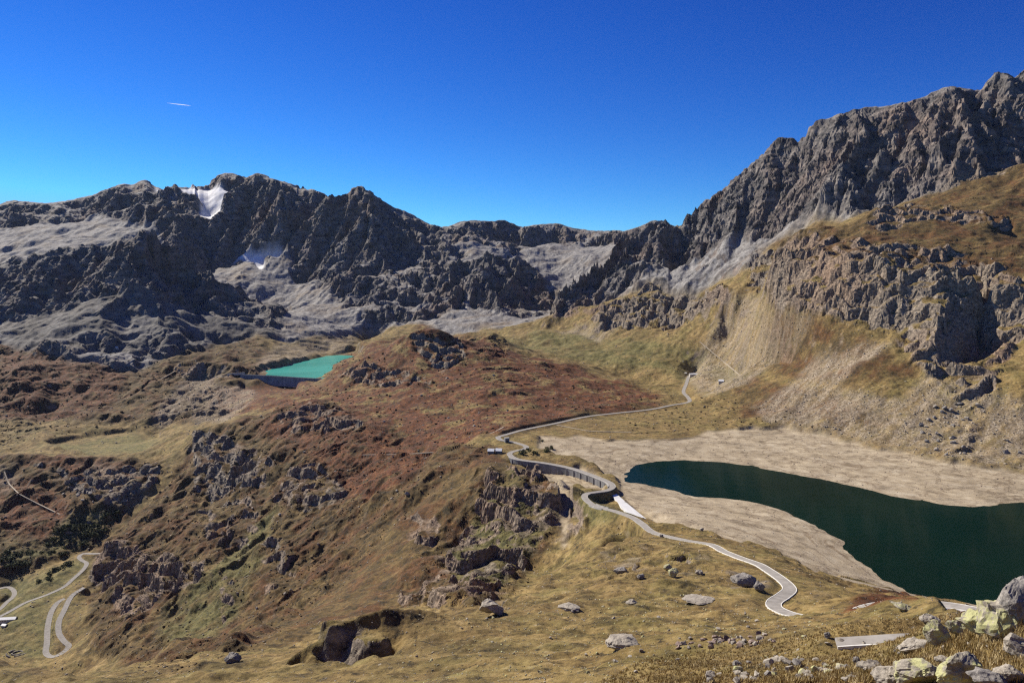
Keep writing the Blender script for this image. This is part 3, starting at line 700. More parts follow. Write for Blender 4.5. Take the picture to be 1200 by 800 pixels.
def land_material():
    k = NT('land')
    p = k.pos()
    ra, sc_, rd, gr = k.attr('land_a'); be, mt, sn, sh = k.attr('land_b')
    big = k.noise(.011, 5, .62, p); mid = k.noise(.075, 7, .68, p); fine = k.noise(.9, 6, .7, p); tiny = k.noise(6.0, 4, .65, p)
    shr = k.noise(.26, 5, .75, p); spk = k.noise(.11, 6, .78, p)
    mixf = k.math('ADD', k.math('MULTIPLY', mid, .5), k.math('ADD', k.math('MULTIPLY', k.math('ADD', k.math('MULTIPLY', fine, .6), k.math('MULTIPLY', tiny, .4)), .2), k.math('MULTIPLY', shr, .3)))
    grass = k.ramp(mixf, [(.38, (.050, .038, .015)), (.45, (.130, .088, .034)), (.51, (.235, .162, .058)), (.57, (.32, .225, .088)), (.64, (.45, .35, .20))])
    grass = k.mix(k.ramp(big, [(.42, 0.), (.60, .7)]), grass, k.mix(.5, grass, (.14, .085, .034)))
    grass = k.mix(k.ramp(k.noise(.031, 6, .7, p), [(.44, 0.), (.60, .55)]), grass, k.mix(1., grass, (.52, .66, .50), 'MULTIPLY'))
    grass = k.mix(k.ramp(k.noise(.017, 7, .7, p, (1, 1, 3)), [(.54, 0.), (.66, .5)]), grass, k.mix(1., grass, (.62, .50, .42), 'MULTIPLY'))
    low = k.ramp(mixf, [(.40, (.022, .018, .009)), (.47, (.062, .040, .014)), (.53, (.105, .064, .021)), (.59, (.165, .105, .037)), (.66, (.31, .23, .125))])
    grass = k.mix(k.math('MULTIPLY', sh, k.ramp(k.noise(.02, 6, .65, p), [(.34, .5), (.56, 1.)])), grass, low)
    heath = k.ramp(mixf, [(.39, (.022, .012, .008)), (.46, (.068, .027, .011)), (.53, (.130, .044, .015)), (.60, (.21, .092, .032)), (.66, (.29, .17, .08))])
    grass = k.mix(k.math('MULTIPLY', sh, k.ramp(k.noise(.019, 8, .74, p), [(.47, 0.), (.58, .75)])), grass, k.mix(.35, heath, (.085, .040, .015)))
    rdf = k.math('MULTIPLY', rd, k.ramp(k.noise(.022, 8, .72, p), [(.405, .06), (.495, 1.)]))
    c = k.mix(rdf, grass, heath)
    green = k.ramp(mixf, [(.39, (.035, .038, .014)), (.5, (.125, .115, .036)), (.61, (.23, .190, .075))])
    c = k.mix(k.math('MULTIPLY', gr, k.ramp(k.noise(.016, 7, .7, p), [(.36, .15), (.56, .85)])), c, green)
    # dwarf shrubs and bare stones too small to stand alone: dark and pale specks
    c = k.mix(k.ramp(shr, [(.375, .72), (.435, 0.)]), c, (.030, .024, .012))
    c = k.mix(k.math('MULTIPLY', k.ramp(spk, [(.36, 1.), (.43, 0.)]), k.math('ADD', .25, k.math('MULTIPLY', sh, .5))), c, (.034, .028, .014))
    c = k.mix(k.ramp(k.noise(.33, 4, .8, p), [(.645, 0.), (.69, .75)]), c, (.40, .35, .27))
    # mountain debris: grey, with some dull turf on it
    deb = k.ramp(mixf, [(.39, (.066, .060, .056)), (.49, (.215, .203, .192)), (.60, (.345, .325, .30))])
    turf = k.math('MULTIPLY', k.ramp(k.noise(.006, 6, .65, p), [(.50, 0.), (.66, .55)]), 1.0)
    deb = k.mix(turf, deb, (.17, .115, .062))
    deb = k.mix(k.math('MULTIPLY', sh, k.ramp(k.noise(.008, 7, .7, p), [(.36, .35), (.56, .9)])), deb, k.ramp(mixf, [(.39, (.028, .026, .025)), (.50, (.072, .066, .060)), (.62, (.155, .138, .120))]))
    c = k.mix(mt, c, deb)
    # scree and stones: pale specks
    vor = k.n('ShaderNodeTexVoronoi'); vor.inputs['Scale'].default_value = .55; k.link(p, vor.inputs['Vector'])
    stone = k.ramp(vor.outputs['Color'], [(.2, (.14, .108, .075)), (.5, (.27, .215, .150)), (.85, (.45, .375, .28))])
    dots = []
    for vec in ((.755*.26, .656*.26, 0), (-.656, .755, 0)):
        dn = k.n('ShaderNodeVectorMath', operation='DOT_PRODUCT'); k.link(p, dn.inputs[0]); dn.inputs[1].default_value = vec; dots.append(dn.outputs['Value'])
    cx = k.n('ShaderNodeCombineXYZ'); dots[1] = k.math('ADD', dots[1], k.math('MULTIPLY', k.noise(.03, 4, .6, p), 22.)); k.link(dots[0], cx.inputs[0]); k.link(dots[1], cx.inputs[1])
    scf = k.math('MULTIPLY', sc_, k.ramp(k.noise(.07, 6, .7, cx.outputs[0]), [(.37, .15), (.62, .85)]))
    c = k.mix(scf, c, stone)
    # rock
    rk = k.ramp(k.noise(.16, 8, .72, p, (1, 1, 1.8)), [(.36, (.052, .042, .033)), (.46, (.145, .117, .090)), (.56, (.255, .208, .155)), (.68, (.38, .315, .235))])
    rkf = k.ramp(k.noise(.02, 8, .7, p, (1, 1, 2.5)), [(.36, (.044, .042, .042)), (.50, (.122, .110, .102)), (.64, (.25, .22, .19))])
    rk = k.mix(mt, rk, rkf)
    rk = k.mix(k.ramp(k.noise(.004, 4, .6, p), [(.45, 0.), (.65, .45)]), rk, k.mix(1., rk, (1.25, .85, .62), 'MULTIPLY'))
    c = k.mix(k.ramp(k.math('ADD', ra, k.math('MULTIPLY', k.math('SUBTRACT', mid, .5), .7)), [(.30, 0.), (.55, 1.)]), c, rk)
    # drained lake bed
    sand = k.ramp(k.noise(.05, 9, .66, p, (1, 1, 6)), [(.30, (.20, .165, .115)), (.46, (.36, .295, .205)), (.60, (.455, .385, .275)), (.74, (.54, .47, .355))])
    crack = k.ramp(k.noise(.018, 5, .6, p), [(.48, (1., 1., 1.)), (.50, (.48, .44, .42)), (.52, (1., 1., 1.))])
    band = k.noise(1.0, 5, .65, p, (.006, .006, .75))
    sand = k.mix(.85, sand, k.ramp(band, [(.36, (.58, .52, .46)), (.44, (1., 1., 1.)), (.50, (.78, .74, .69)), (.56, (1.06, 1.04, 1.0)), (.64, (.70, .66, .60))]), 'MULTIPLY')
    sand = k.mix(.8, sand, crack, 'MULTIPLY')
    c = k.mix(be, c, sand)
    c = k.mix(sn, c, k.ramp(k.noise(.02, 5, .6, p), [(.40, (.58, .58, .58)), (.60, (.78, .78, .78))]))
    k.color(c)
    k.bump(k.math('ADD', k.math('MULTIPLY', fine, .5), k.math('MULTIPLY', k.math('ADD', tiny, shr), .35)), .9, .8)
    return k.m
LAND = land_material()
names = [r[0] for r in REGIONS]+['hill']
rf_face = regF[:-1, :-1]
for k, nm in enumerate(names):
    m = rf_face == k
    if m.any(): grid_mesh(nm, m, LAND)
print('land', round(time.time()-T0, 1))

# ------------------------------------------------------------------ placing things on the finished relief
_hyp = np.hypot(PX, PY); _azF = np.arctan2(PX, PY); TF = PZ/_hyp
def hit_land(px, py, dmin=8.0):
    a, t = ray(px, py); c = int(np.argmin(np.abs(FA-float(a))))
    k = np.nonzero((TF[c] >= float(t)) & (DF[c] > dmin))[0]; k = k[0] if len(k) else NR-1
    return np.array((PX[c, k], PY[c, k], PZ[c, k]), float)
def ground_z(x, y):
    a = math.atan2(x, y); d = math.hypot(x, y); c = int(np.argmin(np.abs(FA-a)))
    return float(np.interp(d, DF[c], PZ[c]))
_hh = 1/np.sqrt(1+TF**2); _ddx = PX/_hyp*_hh; _ddy = PY/_hyp*_hh; _ddz = TF*_hh
_c1 = _ddy*CP+_ddz*SP; PXF = 600+FPX*_ddx/_c1; PYF = 400-FPX*(-_ddy*SP+_ddz*CP)/_c1
VISF = TF >= np.maximum.accumulate(np.where(DF > 8, TF, -9), axis=1)-.0006
def scatter(polys, n, dmin=8, dmax=1e9, cond=None, rng=RNG):
    m = np.zeros(PXF.shape, bool)
    for p in polys: m |= inside(p, PXF, PYF)
    m &= VISF & (DF > dmin) & (DF < dmax)
    if cond is not None: m &= cond
    i = np.nonzero(m)
    if not len(i[0]): return []
    s = rng.choice(len(i[0]), min(n, len(i[0])), replace=False)
    return [(float(PX[i[0][q], i[1][q]]), float(PY[i[0][q], i[1][q]]), float(PZ[i[0][q], i[1][q]])) for q in s]

def tag(o, label=None, cat=None, group=None, kind=None):
    for k, v in (('label', label), ('category', cat), ('group', group), ('kind', kind)):
        if v: o[k] = v
    return o
def obj(name, bm, mat, parent=None, smooth=False):
    m = bpy.data.meshes.new(name); bm.normal_update(); bm.to_mesh(m); bm.free()
    m.materials.append(mat)
    if smooth: m.polygons.foreach_set('use_smooth', np.ones(len(m.polygons), bool))
    o = bpy.data.objects.new(name, m); COL.objects.link(o)
    if parent: o.parent = parent
    return o
def empty(name, loc, rz=0):
    o = bpy.data.objects.new(name, None); COL.objects.link(o); o.location = loc; o.rotation_euler = (0, 0, rz); o.empty_display_size = .5
    return o
def raw_mesh(name, co, faces, mat, parent=None):
    m = bpy.data.meshes.new(name); m.from_pydata([tuple(map(float, c)) for c in co], [], faces); m.update(); m.materials.append(mat)
    o = bpy.data.objects.new(name, m); COL.objects.link(o)
    if parent: o.parent = parent
    return o
def box(bm, x0, x1, y0, y1, z0, z1):
    v = [bm.verts.new(c) for c in ((x0,y0,z0),(x1,y0,z0),(x1,y1,z0),(x0,y1,z0),(x0,y0,z1),(x1,y0,z1),(x1,y1,z1),(x0,y1,z1))]
    for f in ((3,2,1,0),(4,5,6,7),(0,1,5,4),(1,2,6,5),(2,3,7,6),(3,0,4,7)): bm.faces.new([v[i] for i in f])
def prism(bm, poly, y0, y1):
    """outline in x,z swept along y"""
    a = [bm.verts.new((x, y0, z)) for x, z in poly]; b = [bm.verts.new((x, y1, z)) for x, z in poly]
    bm.faces.new(a); bm.faces.new(b[::-1]); n = len(poly)
    for i in range(n): bm.faces.new((a[i], b[i], b[(i+1) % n], a[(i+1) % n]))
def simple(name, ca, cb, scale=.5, rough=.9, bump=.0, detail=6, stretch=None):
    k = NT(name); n = k.noise(scale, detail, .65, None, stretch)
    k.color(k.ramp(n, [(.36, ca), (.64, cb)])); k.b.inputs['Roughness'].default_value = rough
    if bump: k.bump(n, bump)
    return k.m
M_ROAD = simple('asphalt', (.235, .215, .19), (.335, .31, .28), .25)
M_LINE = simple('edge_paint', (.62, .60, .55), (.80, .78, .73), .8)
M_GRAVEL = simple('gravel', (.30, .25, .19), (.46, .40, .31), .4)
M_CONC = simple('concrete', (.30, .285, .26), (.46, .44, .40), .25, bump=.1, stretch=(1, 1, .3))
M_DAM = simple('dam_concrete', (.135, .135, .14), (.26, .26, .26), .12, bump=.2, stretch=(1, 1, .2))
M_WHITE = simple('white_concrete', (.70, .69, .66), (.82, .81, .79), .1)
M_WALL = simple('stone_wall', (.13, .115, .10), (.30, .27, .23), .9, bump=.1)
M_PLASTER = simple('plaster', (.42, .38, .32), (.58, .53, .46), .5)
M_ROOF = simple('pale_roof', (.62, .62, .61), (.80, .80, .79), .7, rough=.5)
M_WOOD = simple('door_wood', (.06, .04, .025), (.11, .07, .04), 1.5)
M_GLASS = NT('window_glass'); M_GLASS.color((.02, .025, .03)); M_GLASS.b.inputs['Roughness'].default_value = .1; M_GLASS = M_GLASS.m

# ------------------------------------------------------------------ water
def water(name, pts, z, col, rough, wave, spec):
    k = NT('water_'+name); k.color(k.ramp(k.noise(.006, 5, .6), [(.38, tuple(q*.86 for q in col)), (.62, tuple(q*1.12 for q in col))])); k.b.inputs['Roughness'].default_value = rough; k.b.inputs['Specular IOR Level'].default_value = spec
    k.b.inputs['IOR'].default_value = 1.33
    n1 = k.noise(.05, 5, .6, None, (1, 1.6, 1)); k.bump(n1, wave, .6)
    bm = bmesh.new(); bm.faces.new([bm.verts.new((x, y, z)) for x, y in pts]); bmesh.ops.triangulate(bm, faces=bm.faces[:])
    o = obj(name, bm, k.m); tag(o, kind='structure'); return o
def plan(pts, z, grow=0):
    P = np.array([at(x, y, z)[:2] for x, y in pts]); c = P.mean(0)
    if grow:
        e = np.roll(P, -1, 0)-np.roll(P, 1, 0); n = np.stack([e[:, 1], -e[:, 0]], -1); n /= np.linalg.norm(n, axis=1)[:, None]+1e-9
        area = .5*np.sum(P[:, 0]*np.roll(P[:, 1], -1)-np.roll(P[:, 0], -1)*P[:, 1])
        P = P+n*(grow if area > 0 else -grow)
    return P
WATER_Z = -250.0
water('lake', plan(FAR_SHORE+NEAR_SHORE[:0:-1], WATER_Z, 14), WATER_Z, (.0035, .0145, .0105), .08, .25, .014)
RES_Z = -272.5
water('reservoir', plan([(296,438.2),(300,436.5),(325,430),(350,422),(380,413),(418,408.5),(440,409),(432,424),(405,447),(394,445.0),(346,441.6)], RES_Z), RES_Z, (.060, .345, .285), .25, .15, .35)

# ------------------------------------------------------------------ roads and tracks
def side(P):
    t = np.gradient(P[:, :2], axis=0); t /= np.linalg.norm(t, axis=1)[:, None]+1e-9
    return np.stack([t[:, 1], -t[:, 0]], -1)
def ribbon(name, P, x0, x1, z0, z1, mat, parent=None):
    n = side(P); co = []; f = []
    for i in range(len(P)):
        for x, z in ((x0, z0), (x0, z1), (x1, z1), (x1, z0)): co.append((P[i, 0]+n[i, 0]*x, P[i, 1]+n[i, 1]*x, P[i, 2]+z))
    for i in range(len(P)-1):
        a, b = 4*i, 4*i+4
        for k in range(4): f.append((a+k, a+(k+1) % 4, b+(k+1) % 4, b+k))
    f.append((0, 1, 2, 3)); e = 4*len(P)-4; f.append((e+3, e+2, e+1, e))
    return raw_mesh(name, co, f, mat, parent)
def road(P, hw, kerb=True, mat=None, name='road', h=.10, kw=.32):
    o = ribbon(name, P, -hw, hw, -1.2, .0, mat or M_ROAD); tag(o, kind='structure')
    if kerb:
        for s in (-1, 1):
            a, b = sorted((s*(hw-.02), s*(hw+kw)))
            ribbon('kerb', P, a, b, -1.4, h, M_LINE if kerb == 2 else M_CONC, o)
    return o
k0 = int(np.argmin(np.hypot(RD_NEAR[:, 0]-at(832,637.5,-181)[0], RD_NEAR[:, 1]-at(832,637.5,-181)[1])))
road(RD_FAR, 3.4); road(RD_DAM, 3.5); road(RD_NEAR[:k0+1], 3.1); road(RD_NEAR[k0:], 2.9, 2, kw=.3)
road(RD_VAL, 3.2); road(RD_HAIR, 3.6); road(RD_LOW, 3.2); _r = road(RD_TOP, 1.7, False); ribbon('kerb', RD_TOP, 1.68, 1.95, -1.4, .12, M_LINE, _r)
for t in TRACKS:
    road(t, 1.1, False, M_GRAVEL, 'path')

# ------------------------------------------------------------------ dams and walls
def wall_along(name, P, off, th, top, bot, mat, parent=None):
    """bot: bottom height per point"""
    n = side(P); co = []; f = []
    for i in range(len(P)):
        for x, z in ((off, bot[i]), (off, P[i, 2]+top), (off+th, P[i, 2]+top), (off+th, bot[i])): co.append((P[i, 0]+n[i, 0]*x, P[i, 1]+n[i, 1]*x, z))
    for i in range(len(P)-1):
        a, b = 4*i, 4*i+4
        for k in range(4): f.append((a+k, a+(k+1) % 4, b+(k+1) % 4, b+k))
    f.append((0, 1, 2, 3)); e = 4*len(P)-4; f.append((e+3, e+2, e+1, e))
    return raw_mesh(name, co, f, mat, parent)
P = RD_DAM
wr = tag(empty('retaining_wall', P[0]), 'long dark curved retaining wall carrying the road along the lake end', 'retaining wall')
def sub(P, root): return P-np.array(root.location)
low = np.full(len(P), -256.0)
w1 = wall_along('wall_face', sub(P, wr), 3.95, 1.4, -.25, low-P[0, 2], M_DAM, wr)
wall_along('coping', sub(P, wr), 3.9, 1.7, .55, P[:, 2]-.24-P[0, 2], M_CONC, wr)
n = side(P)
for i in range(6, len(P)-6, 7):
    q = P[i]-P[0]; bm = bmesh.new(); box(bm, -.5, .5, -.5, .5, -19, -.6)
    b = obj('buttress', bm, M_DAM, wr); b.location = (q[0]+n[i, 0]*5.7, q[1]+n[i, 1]*5.7, q[2]); b.rotation_euler = (0, 0, math.atan2(n[i, 1], n[i, 0]))
# white concrete chute face beside the road
sl = SLAB
top = [at(*q) for q in sl]; c0 = np.mean(top, 0); m = len(top)
co = [t-c0 for t in top]+[t-c0-np.array((0, 0, 14)) for t in top]
ch = raw_mesh('spillway', co, [tuple(range(m)), tuple(range(2*m-1, m-1, -1))]+[(i, i+m, (i+1) % m+m, (i+1) % m) for i in range(m)], M_WHITE)
ch.location = c0; tag(ch, 'bright white sloping concrete spillway tapering beside the road above the lake', 'spillway')
# little arched bridge where the road crosses the gully
i0 = int(np.argmin(np.hypot(RD_NEAR[:, 0]-at(697,592,-225)[0], RD_NEAR[:, 1]-at(697,592,-225)[1])))
B = RD_NEAR[i0-2:i0+9]; br = tag(empty('road_bridge', B[len(B)//2]), 'pale concrete arched road bridge over the stream gully below the hairpin', 'bridge')
Bs = sub(B, br); s_ = np.concatenate([[0], np.cumsum(np.linalg.norm(np.diff(B[:, :2], axis=0), axis=1))]); mid = s_[-1]/2
ss = np.linspace(0, s_[-1], 33); BB = np.stack([np.interp(ss, s_, Bs[:, q]) for q in range(3)], -1)
arch = np.where(np.abs(ss-mid) < 4.0, -11+np.sqrt(np.maximum(0, 16-(ss-mid)**2))*1.6, -15)
for off in (3.7, -4.6): wall_along('spandrel_wall', BB, off, .9, -.2, BB[:, 2]+arch, M_CONC, br)
wall_along('parapet', BB, 3.6, .5, .9, BB[:, 2]-.19, M_CONC, br); wall_along('parapet', BB, -4.1, .5, .9, BB[:, 2]-.19, M_CONC, br)
# the gravity dam of the turquoise reservoir
A, Bq = at(282,438.6,-267.5), at(394,445.0,-267.5)
ax = Bq-A; Ld = float(np.hypot(ax[0], ax[1])); ang = math.atan2(ax[1], ax[0])
dm = tag(empty('dam', A, ang), 'straight grey concrete dam holding back the turquoise reservoir', 'dam')
bm = bmesh.new()
sec = [(-9, -26), (-1.8, -4), (-1.8, 0), (2.2, 0), (2.2, -26)]
a = [bm.verts.new((0, y, z)) for y, z in sec]; b = [bm.verts.new((Ld, y, z)) for y, z in sec]
bm.faces.new(a); bm.faces.new(b[::-1])
for i in range(5): bm.faces.new((a[i], b[i], b[(i+1) % 5], a[(i+1) % 5]))
bmesh.ops.recalc_face_normals(bm, faces=bm.faces[:]); obj('dam_wall', bm, M_DAM, dm)
bm = bmesh.new(); box(bm, 0, Ld, -2.3, -1.85, -.5, 1.1); obj('parapet', bm, M_CONC, dm)
bm = bmesh.new(); box(bm, 0, Ld, 2.25, 2.7, -.5, 1.1); obj('parapet', bm, M_CONC, dm)
for i in range(12):
    bm = bmesh.new(); prism(bm, [(-.6, -25), (.6, -25), (.6, -4.4), (-.6, -4.4)], -.7, .5)
    for v in bm.verts: v.co.y -= 1.8+max(0, (-4-v.co.z))*.327
    o = obj('joint_rib', bm, M_DAM, dm); o.location = (14+i*(Ld-26)/11, 0, 0)
# low walls of the dam yard
q = path_on([(266,440),(275,438.5),(287,437.5)], 3)
o = ribbon('boundary_wall', q, -.6, .6, -3, 4.2, M_PLASTER); tag(o, 'pale sunlit wall at the left end of the reservoir dam', 'wall')

# ------------------------------------------------------------------ houses
def house(name, label, loc, rz, L_, W_, H_, pitch, wallm, roofm, wins=3, cat='house', group=None, chim=False, parts=True):
    r = tag(empty(name, loc, rz), label, cat, group)
    rh = W_/2*math.tan(R(pitch)); bm = bmesh.new()
    prism(bm, [(-W_/2, -3), (W_/2, -3), (W_/2, H_), (0, H_+rh), (-W_/2, H_)], -L_/2, L_/2)
    bmesh.ops.recalc_face_normals(bm, faces=bm.faces[:]); obj('wall', bm, wallm, r)
    bm = bmesh.new(); e = .5; t = .22; ez = e*math.tan(R(pitch))
    prism(bm, [(-W_/2-e, H_-ez+.03), (0, H_+rh+.03), (W_/2+e, H_-ez+.03), (W_/2+e, H_-ez+t+.05), (0, H_+rh+t+.08), (-W_/2-e, H_-ez+t+.05)], -L_/2-e, L_/2+e)
    bmesh.ops.recalc_face_normals(bm, faces=bm.faces[:]); rf_ = obj('roof', bm, roofm, r)
    if chim:
        bm = bmesh.new(); box(bm, .8, 1.5, L_*.2, L_*.2+.7, H_, H_+rh+1.2); obj('chimney', bm, M_WALL, rf_)
    if parts:
        for sx_ in (-1, 1):
            for i in range(wins):
                y = (i+.5)/wins*L_-L_/2
                if sx_ == -1 and i == wins//2:
                    bm = bmesh.new(); box(bm, -W_/2-.06, -W_/2+.1, y-.55, y+.55, 0, 2.1); obj('door', bm, M_WOOD, r); continue
                bm = bmesh.new(); box(bm, sx_*W_/2-.07, sx_*W_/2+.07, y-.5, y+.5, 1.0, 2.2); f_ = obj('window', bm, M_PLASTER, r)
                bm = bmesh.new(); box(bm, sx_*W_/2-.085, sx_*W_/2+.085, y-.42, y+.42, 1.08, 2.12); obj('pane', bm, M_GLASS, f_)
    return r
def on(px, py): return hit_land(px, py)
house('stone_house', 'white roofed stone hut beside the road hairpin, left of its twin', on(575,531.8)+np.array((0,4,0)), R(80), 8.4, 8, 3.6, 34, M_WALL, M_ROOF, 2, 'house', 'twin huts by the road bend')
house('stone_house', 'white roofed stone hut beside the road hairpin, right of its twin', on(584.5,531.8)+np.array((0,4,0)), R(80), 8.4, 8, 3.6, 34, M_WALL, M_ROOF, 2, 'house', 'twin huts by the road bend')
# flat-roofed guard building at the bend
g0 = on(594,518.0); r = tag(empty('concrete_shed', g0, R(20)), 'small dark flat roofed concrete shed inside the road hairpin', 'shed')
bm = bmesh.new(); box(bm, -3.2, 3.2, -2.5, 2.5, -2, 6.2); obj('wall', bm, M_DAM, r)
bm = bmesh.new(); box(bm, -3.5, 3.5, -2.8, 2.8, 6.22, 6.5); obj('roof', bm, M_CONC, r)
bm = bmesh.new(); box(bm, -1.3, 1.3, -2.56, -2.4, 0, 2.8); obj('door', bm, M_WOOD, r)
house('farmhouse', 'long white roofed alpine farmhouse at the far end of the lake road', on(812.5,440.5), R(96), 19, 8, 3.5, 30, M_PLASTER, M_ROOF, 5, 'house', None, True)
house('barn', 'small stone barn with lit white gable in the far pasture right of the road end', on(845.5,448.5), R(70), 10, 9, 4, 32, M_PLASTER, M_ROOF, 2, 'barn')
house('low_shed', 'low grey shed left of the long farmhouse', on(804,438.5), R(30), 7, 5, 2.6, 25, M_WALL, M_CONC, 2, 'shed')
house('farmhouse', 'long white roofed farmhouse on the valley floor at the left edge', on(9,727), R(98), 24, 9, 3.4, 24, M_PLASTER, M_ROOF, 6, 'house')
house('barn', 'little white roofed outbuilding below the long valley farmhouse', on(5,734), R(80), 7, 6, 2.4, 25, M_PLASTER, M_ROOF, 2, 'barn')
house('keeper_hut', 'small white hut below the reservoir dam', on(340,454), R(75), 8, 6, 3.2, 25, M_PLASTER, M_ROOF, 2, 'hut')
house('mountain_hut', 'tiny white hut high on the grey slope of the far left mountain', on(137,409), R(80), 9, 7, 3.5, 25, M_PLASTER, M_ROOF, 2, 'hut', chim=False)
# ruined stone fold on the valley floor
c = on(20,765.5); rng = random.Random(5)
rr_ = tag(empty('ruined_fold', c), 'ring of tumbled grey stone walls, a ruined sheepfold on the valley floor', 'ruin')
def hull(rng, n=22, sq=(1, 1, .8), j=.25):
    bm = bmesh.new()
    for _ in range(n):
        u = [rng.gauss(0, 1) for _ in range(3)]; l = math.sqrt(sum(q*q for q in u)); s = 1-j*rng.random()
        bm.verts.new([q/l*s*k for q, k in zip(u, sq)])
    r = bmesh.ops.convex_hull(bm, input=bm.verts[:])
    junk = [e for e in r['geom_interior'] if isinstance(e, bmesh.types.BMVert)]
    bmesh.ops.delete(bm, geom=junk, context='VERTS')
    return bm
for rad, nn in ((11, 4), (5.5, 2)):
    for q in range(nn):
        bm = bmesh.new(); a0 = q*2*math.pi/nn+.2; a1 = a0+2*math.pi/nn-.45; pts = [a0+(a1-a0)*i/8 for i in range(9)]
        co = []; 
        for a_ in pts:
            hgt = 1.2+rng.random()*1.1
            for rr2, z in ((rad-.8, -1), (rad-.7, hgt), (rad+.7, hgt*.95), (rad+.8, -1)): co.append(bm.verts.new((math.cos(a_)*rr2*1.25, math.sin(a_)*rr2, z)))
        for i in range(8):
            for k in range(4): bm.faces.new((co[4*i+k], co[4*i+(k+1) % 4], co[4*i+4+(k+1) % 4], co[4*i+4+k]))
        bm.faces.new(co[:4]); bm.faces.new(co[-4:][::-1])
        bmesh.ops.recalc_face_normals(bm, faces=bm.faces[:]); obj('wall_course', bm, M_WALL, rr_)
print('built', round(time.time()-T0, 1))

# ------------------------------------------------------------------ rocks
from mathutils import noise as mnoise, Vector
def stone_material(name, dark, midc, pale, lichen=None, sc=1.2):
    k = NT(name); tc = k.n('ShaderNodeTexCoord').outputs['Object']; p = k.pos()
    n1 = k.noise(sc, 8, .7, p); n2 = k.noise(sc*7, 5, .7, p)
    f = k.math('ADD', k.math('MULTIPLY', n1, .6), k.math('MULTIPLY', n2, .4))
    c = k.ramp(f, [(.36, dark), (.50, midc), (.64, pale)])
    if lichen:
        l = k.ramp(k.noise(sc*1.6, 7, .72, p), [(.46, 0.), (.54, .85)]); c = k.mix(l, c, lichen)
    k.color(c); k.bump(f, .12, .8); return k.m
ROCK_PALE = stone_material('pale_stone', (.16, .14, .115), (.33, .29, .235), (.48, .43, .36))
ROCK_RED = stone_material('reddish_stone', (.12, .085, .07), (.27, .20, .165), (.42, .34, .28))
ROCK_LICHEN = stone_material('lichen_stone', (.13, .115, .095), (.30, .265, .21), (.46, .41, .33), (.43, .42, .19), .8)
ROCK_GREY = stone_material('grey_stone', (.09, .085, .08), (.22, .20, .18), (.36, .33, .29))
def rock_mesh(name, seed, sq, mat, detail=0, n=20, j=.3):
    r = random.Random(seed); bm = hull(r, n, sq, j)
    if detail:
        bmesh.ops.triangulate(bm, faces=bm.faces[:])
        for _ in range(detail): bmesh.ops.subdivide_edges(bm, edges=bm.edges[:], cuts=1, use_grid_fill=True)
        for v in bm.verts:
            q = v.co*1.6+Vector((seed, 0, 0)); d = mnoise.noise(q)*.10+mnoise.noise(q*2.7)*.06+abs(mnoise.noise(q*6))*-.045
            c = mnoise.cell(q*1.3)*.05
            v.co += v.co.normalized()*(d+c)
    me = bpy.data.meshes.new(name); bm.normal_update(); bm.to_mesh(me); bm.free(); me.materials.append(mat); return me
VAR = {}
for nm, mt_ in (('pale', ROCK_PALE), ('red', ROCK_RED), ('lichen', ROCK_LICHEN), ('grey', ROCK_GREY)):
    VAR[nm] = [rock_mesh('boulder', 10*q+len(nm), (1, .6+.4*random.random(), .5+.35*random.random()), mt_, 1, 16+q % 5) for q in range(7)]
NB = 0
def boulder(p, r, kind, label, group=None, cat='boulder', name='boulder', mesh=None, rot=None, sc=(1, 1, 1), sink=.2):
    global NB
    o = bpy.data.objects.new(name, mesh or random.choice(VAR[kind])); COL.objects.link(o); NB += 1
    o.location = (p[0], p[1], p[2]+r*(.5-sink)*sc[2]); o.scale = (r*sc[0], r*sc[1], r*sc[2])
    o.rotation_euler = rot or (random.uniform(-.3, .3), random.uniform(-.3, .3), random.uniform(0, 6.3))
    return tag(o, label, cat, group)
def size_at(p, px): return px*.5*math.hypot(p[0], p[1], p[2])/FPX
def big(px, py, w, h, kind, label, seed, cat='boulder', tilt=0., lean=0., depth=.8, name='boulder', n=26, j=.22):
    """one outcrop block, w x h pixels, its foot at px, py"""
    p = hit_land(px, py); r = size_at(p, w)*.9; hz = size_at(p, h)*.9
    me = rock_mesh(name, seed, (1, depth, hz/r), {'lichen': ROCK_LICHEN, 'pale': ROCK_PALE, 'grey': ROCK_GREY, 'red': ROCK_RED}[kind], 3, n, j)
    global NB
    o = bpy.data.objects.new(name, me); COL.objects.link(o); NB += 1
    o.location = (p[0], p[1]+r*.3, p[2]+hz*(.62 if name != 'outcrop' else .3)); o.scale = (r*1.05,)*3; o.rotation_euler = (lean, tilt, random.uniform(-.2, .2)-math.atan2(p[0], p[1]))
    return tag(o, label, cat)
big(1196, 728, 46, 58, 'grey', 'tall grey crag block rising at the right edge above the lake', 3, 'rock', .1, 0)
big(1178, 742, 62, 42, 'lichen', 'big rounded lichen crusted block under the tall crag at the right edge', 4, 'rock', -.2)
big(1152, 748, 48, 34, 'lichen', 'wide pale block with dark cracks at the left foot of the right hand crag', 5, 'rock', .2)
big(1198, 768, 34, 26, 'pale', 'smooth pale block below the crag at the right edge', 6, 'rock')
big(1186, 800, 30, 22, 'pale', 'pale stone half buried in grass in the bottom right corner', 16, 'rock')
big(1101, 757, 30, 34, 'lichen', 'yellow green lichen slab leaning upright left of its smaller twin', 7, 'slab', -.5, 0, .45)
big(1124, 744, 26, 18, 'lichen', 'smaller yellow green lichen slab leaning right of the upright one', 8, 'slab', .45, 0, .5)
big(1060, 716, 34, 7, 'lichen', 'long flat greenish slab in the rusty grass above the lake', 9, 'slab', .22, 0, .5)
big(1092, 730, 26, 9, 'pale', 'flat grey slab in the grass below the long greenish slab', 10, 'slab', .1)
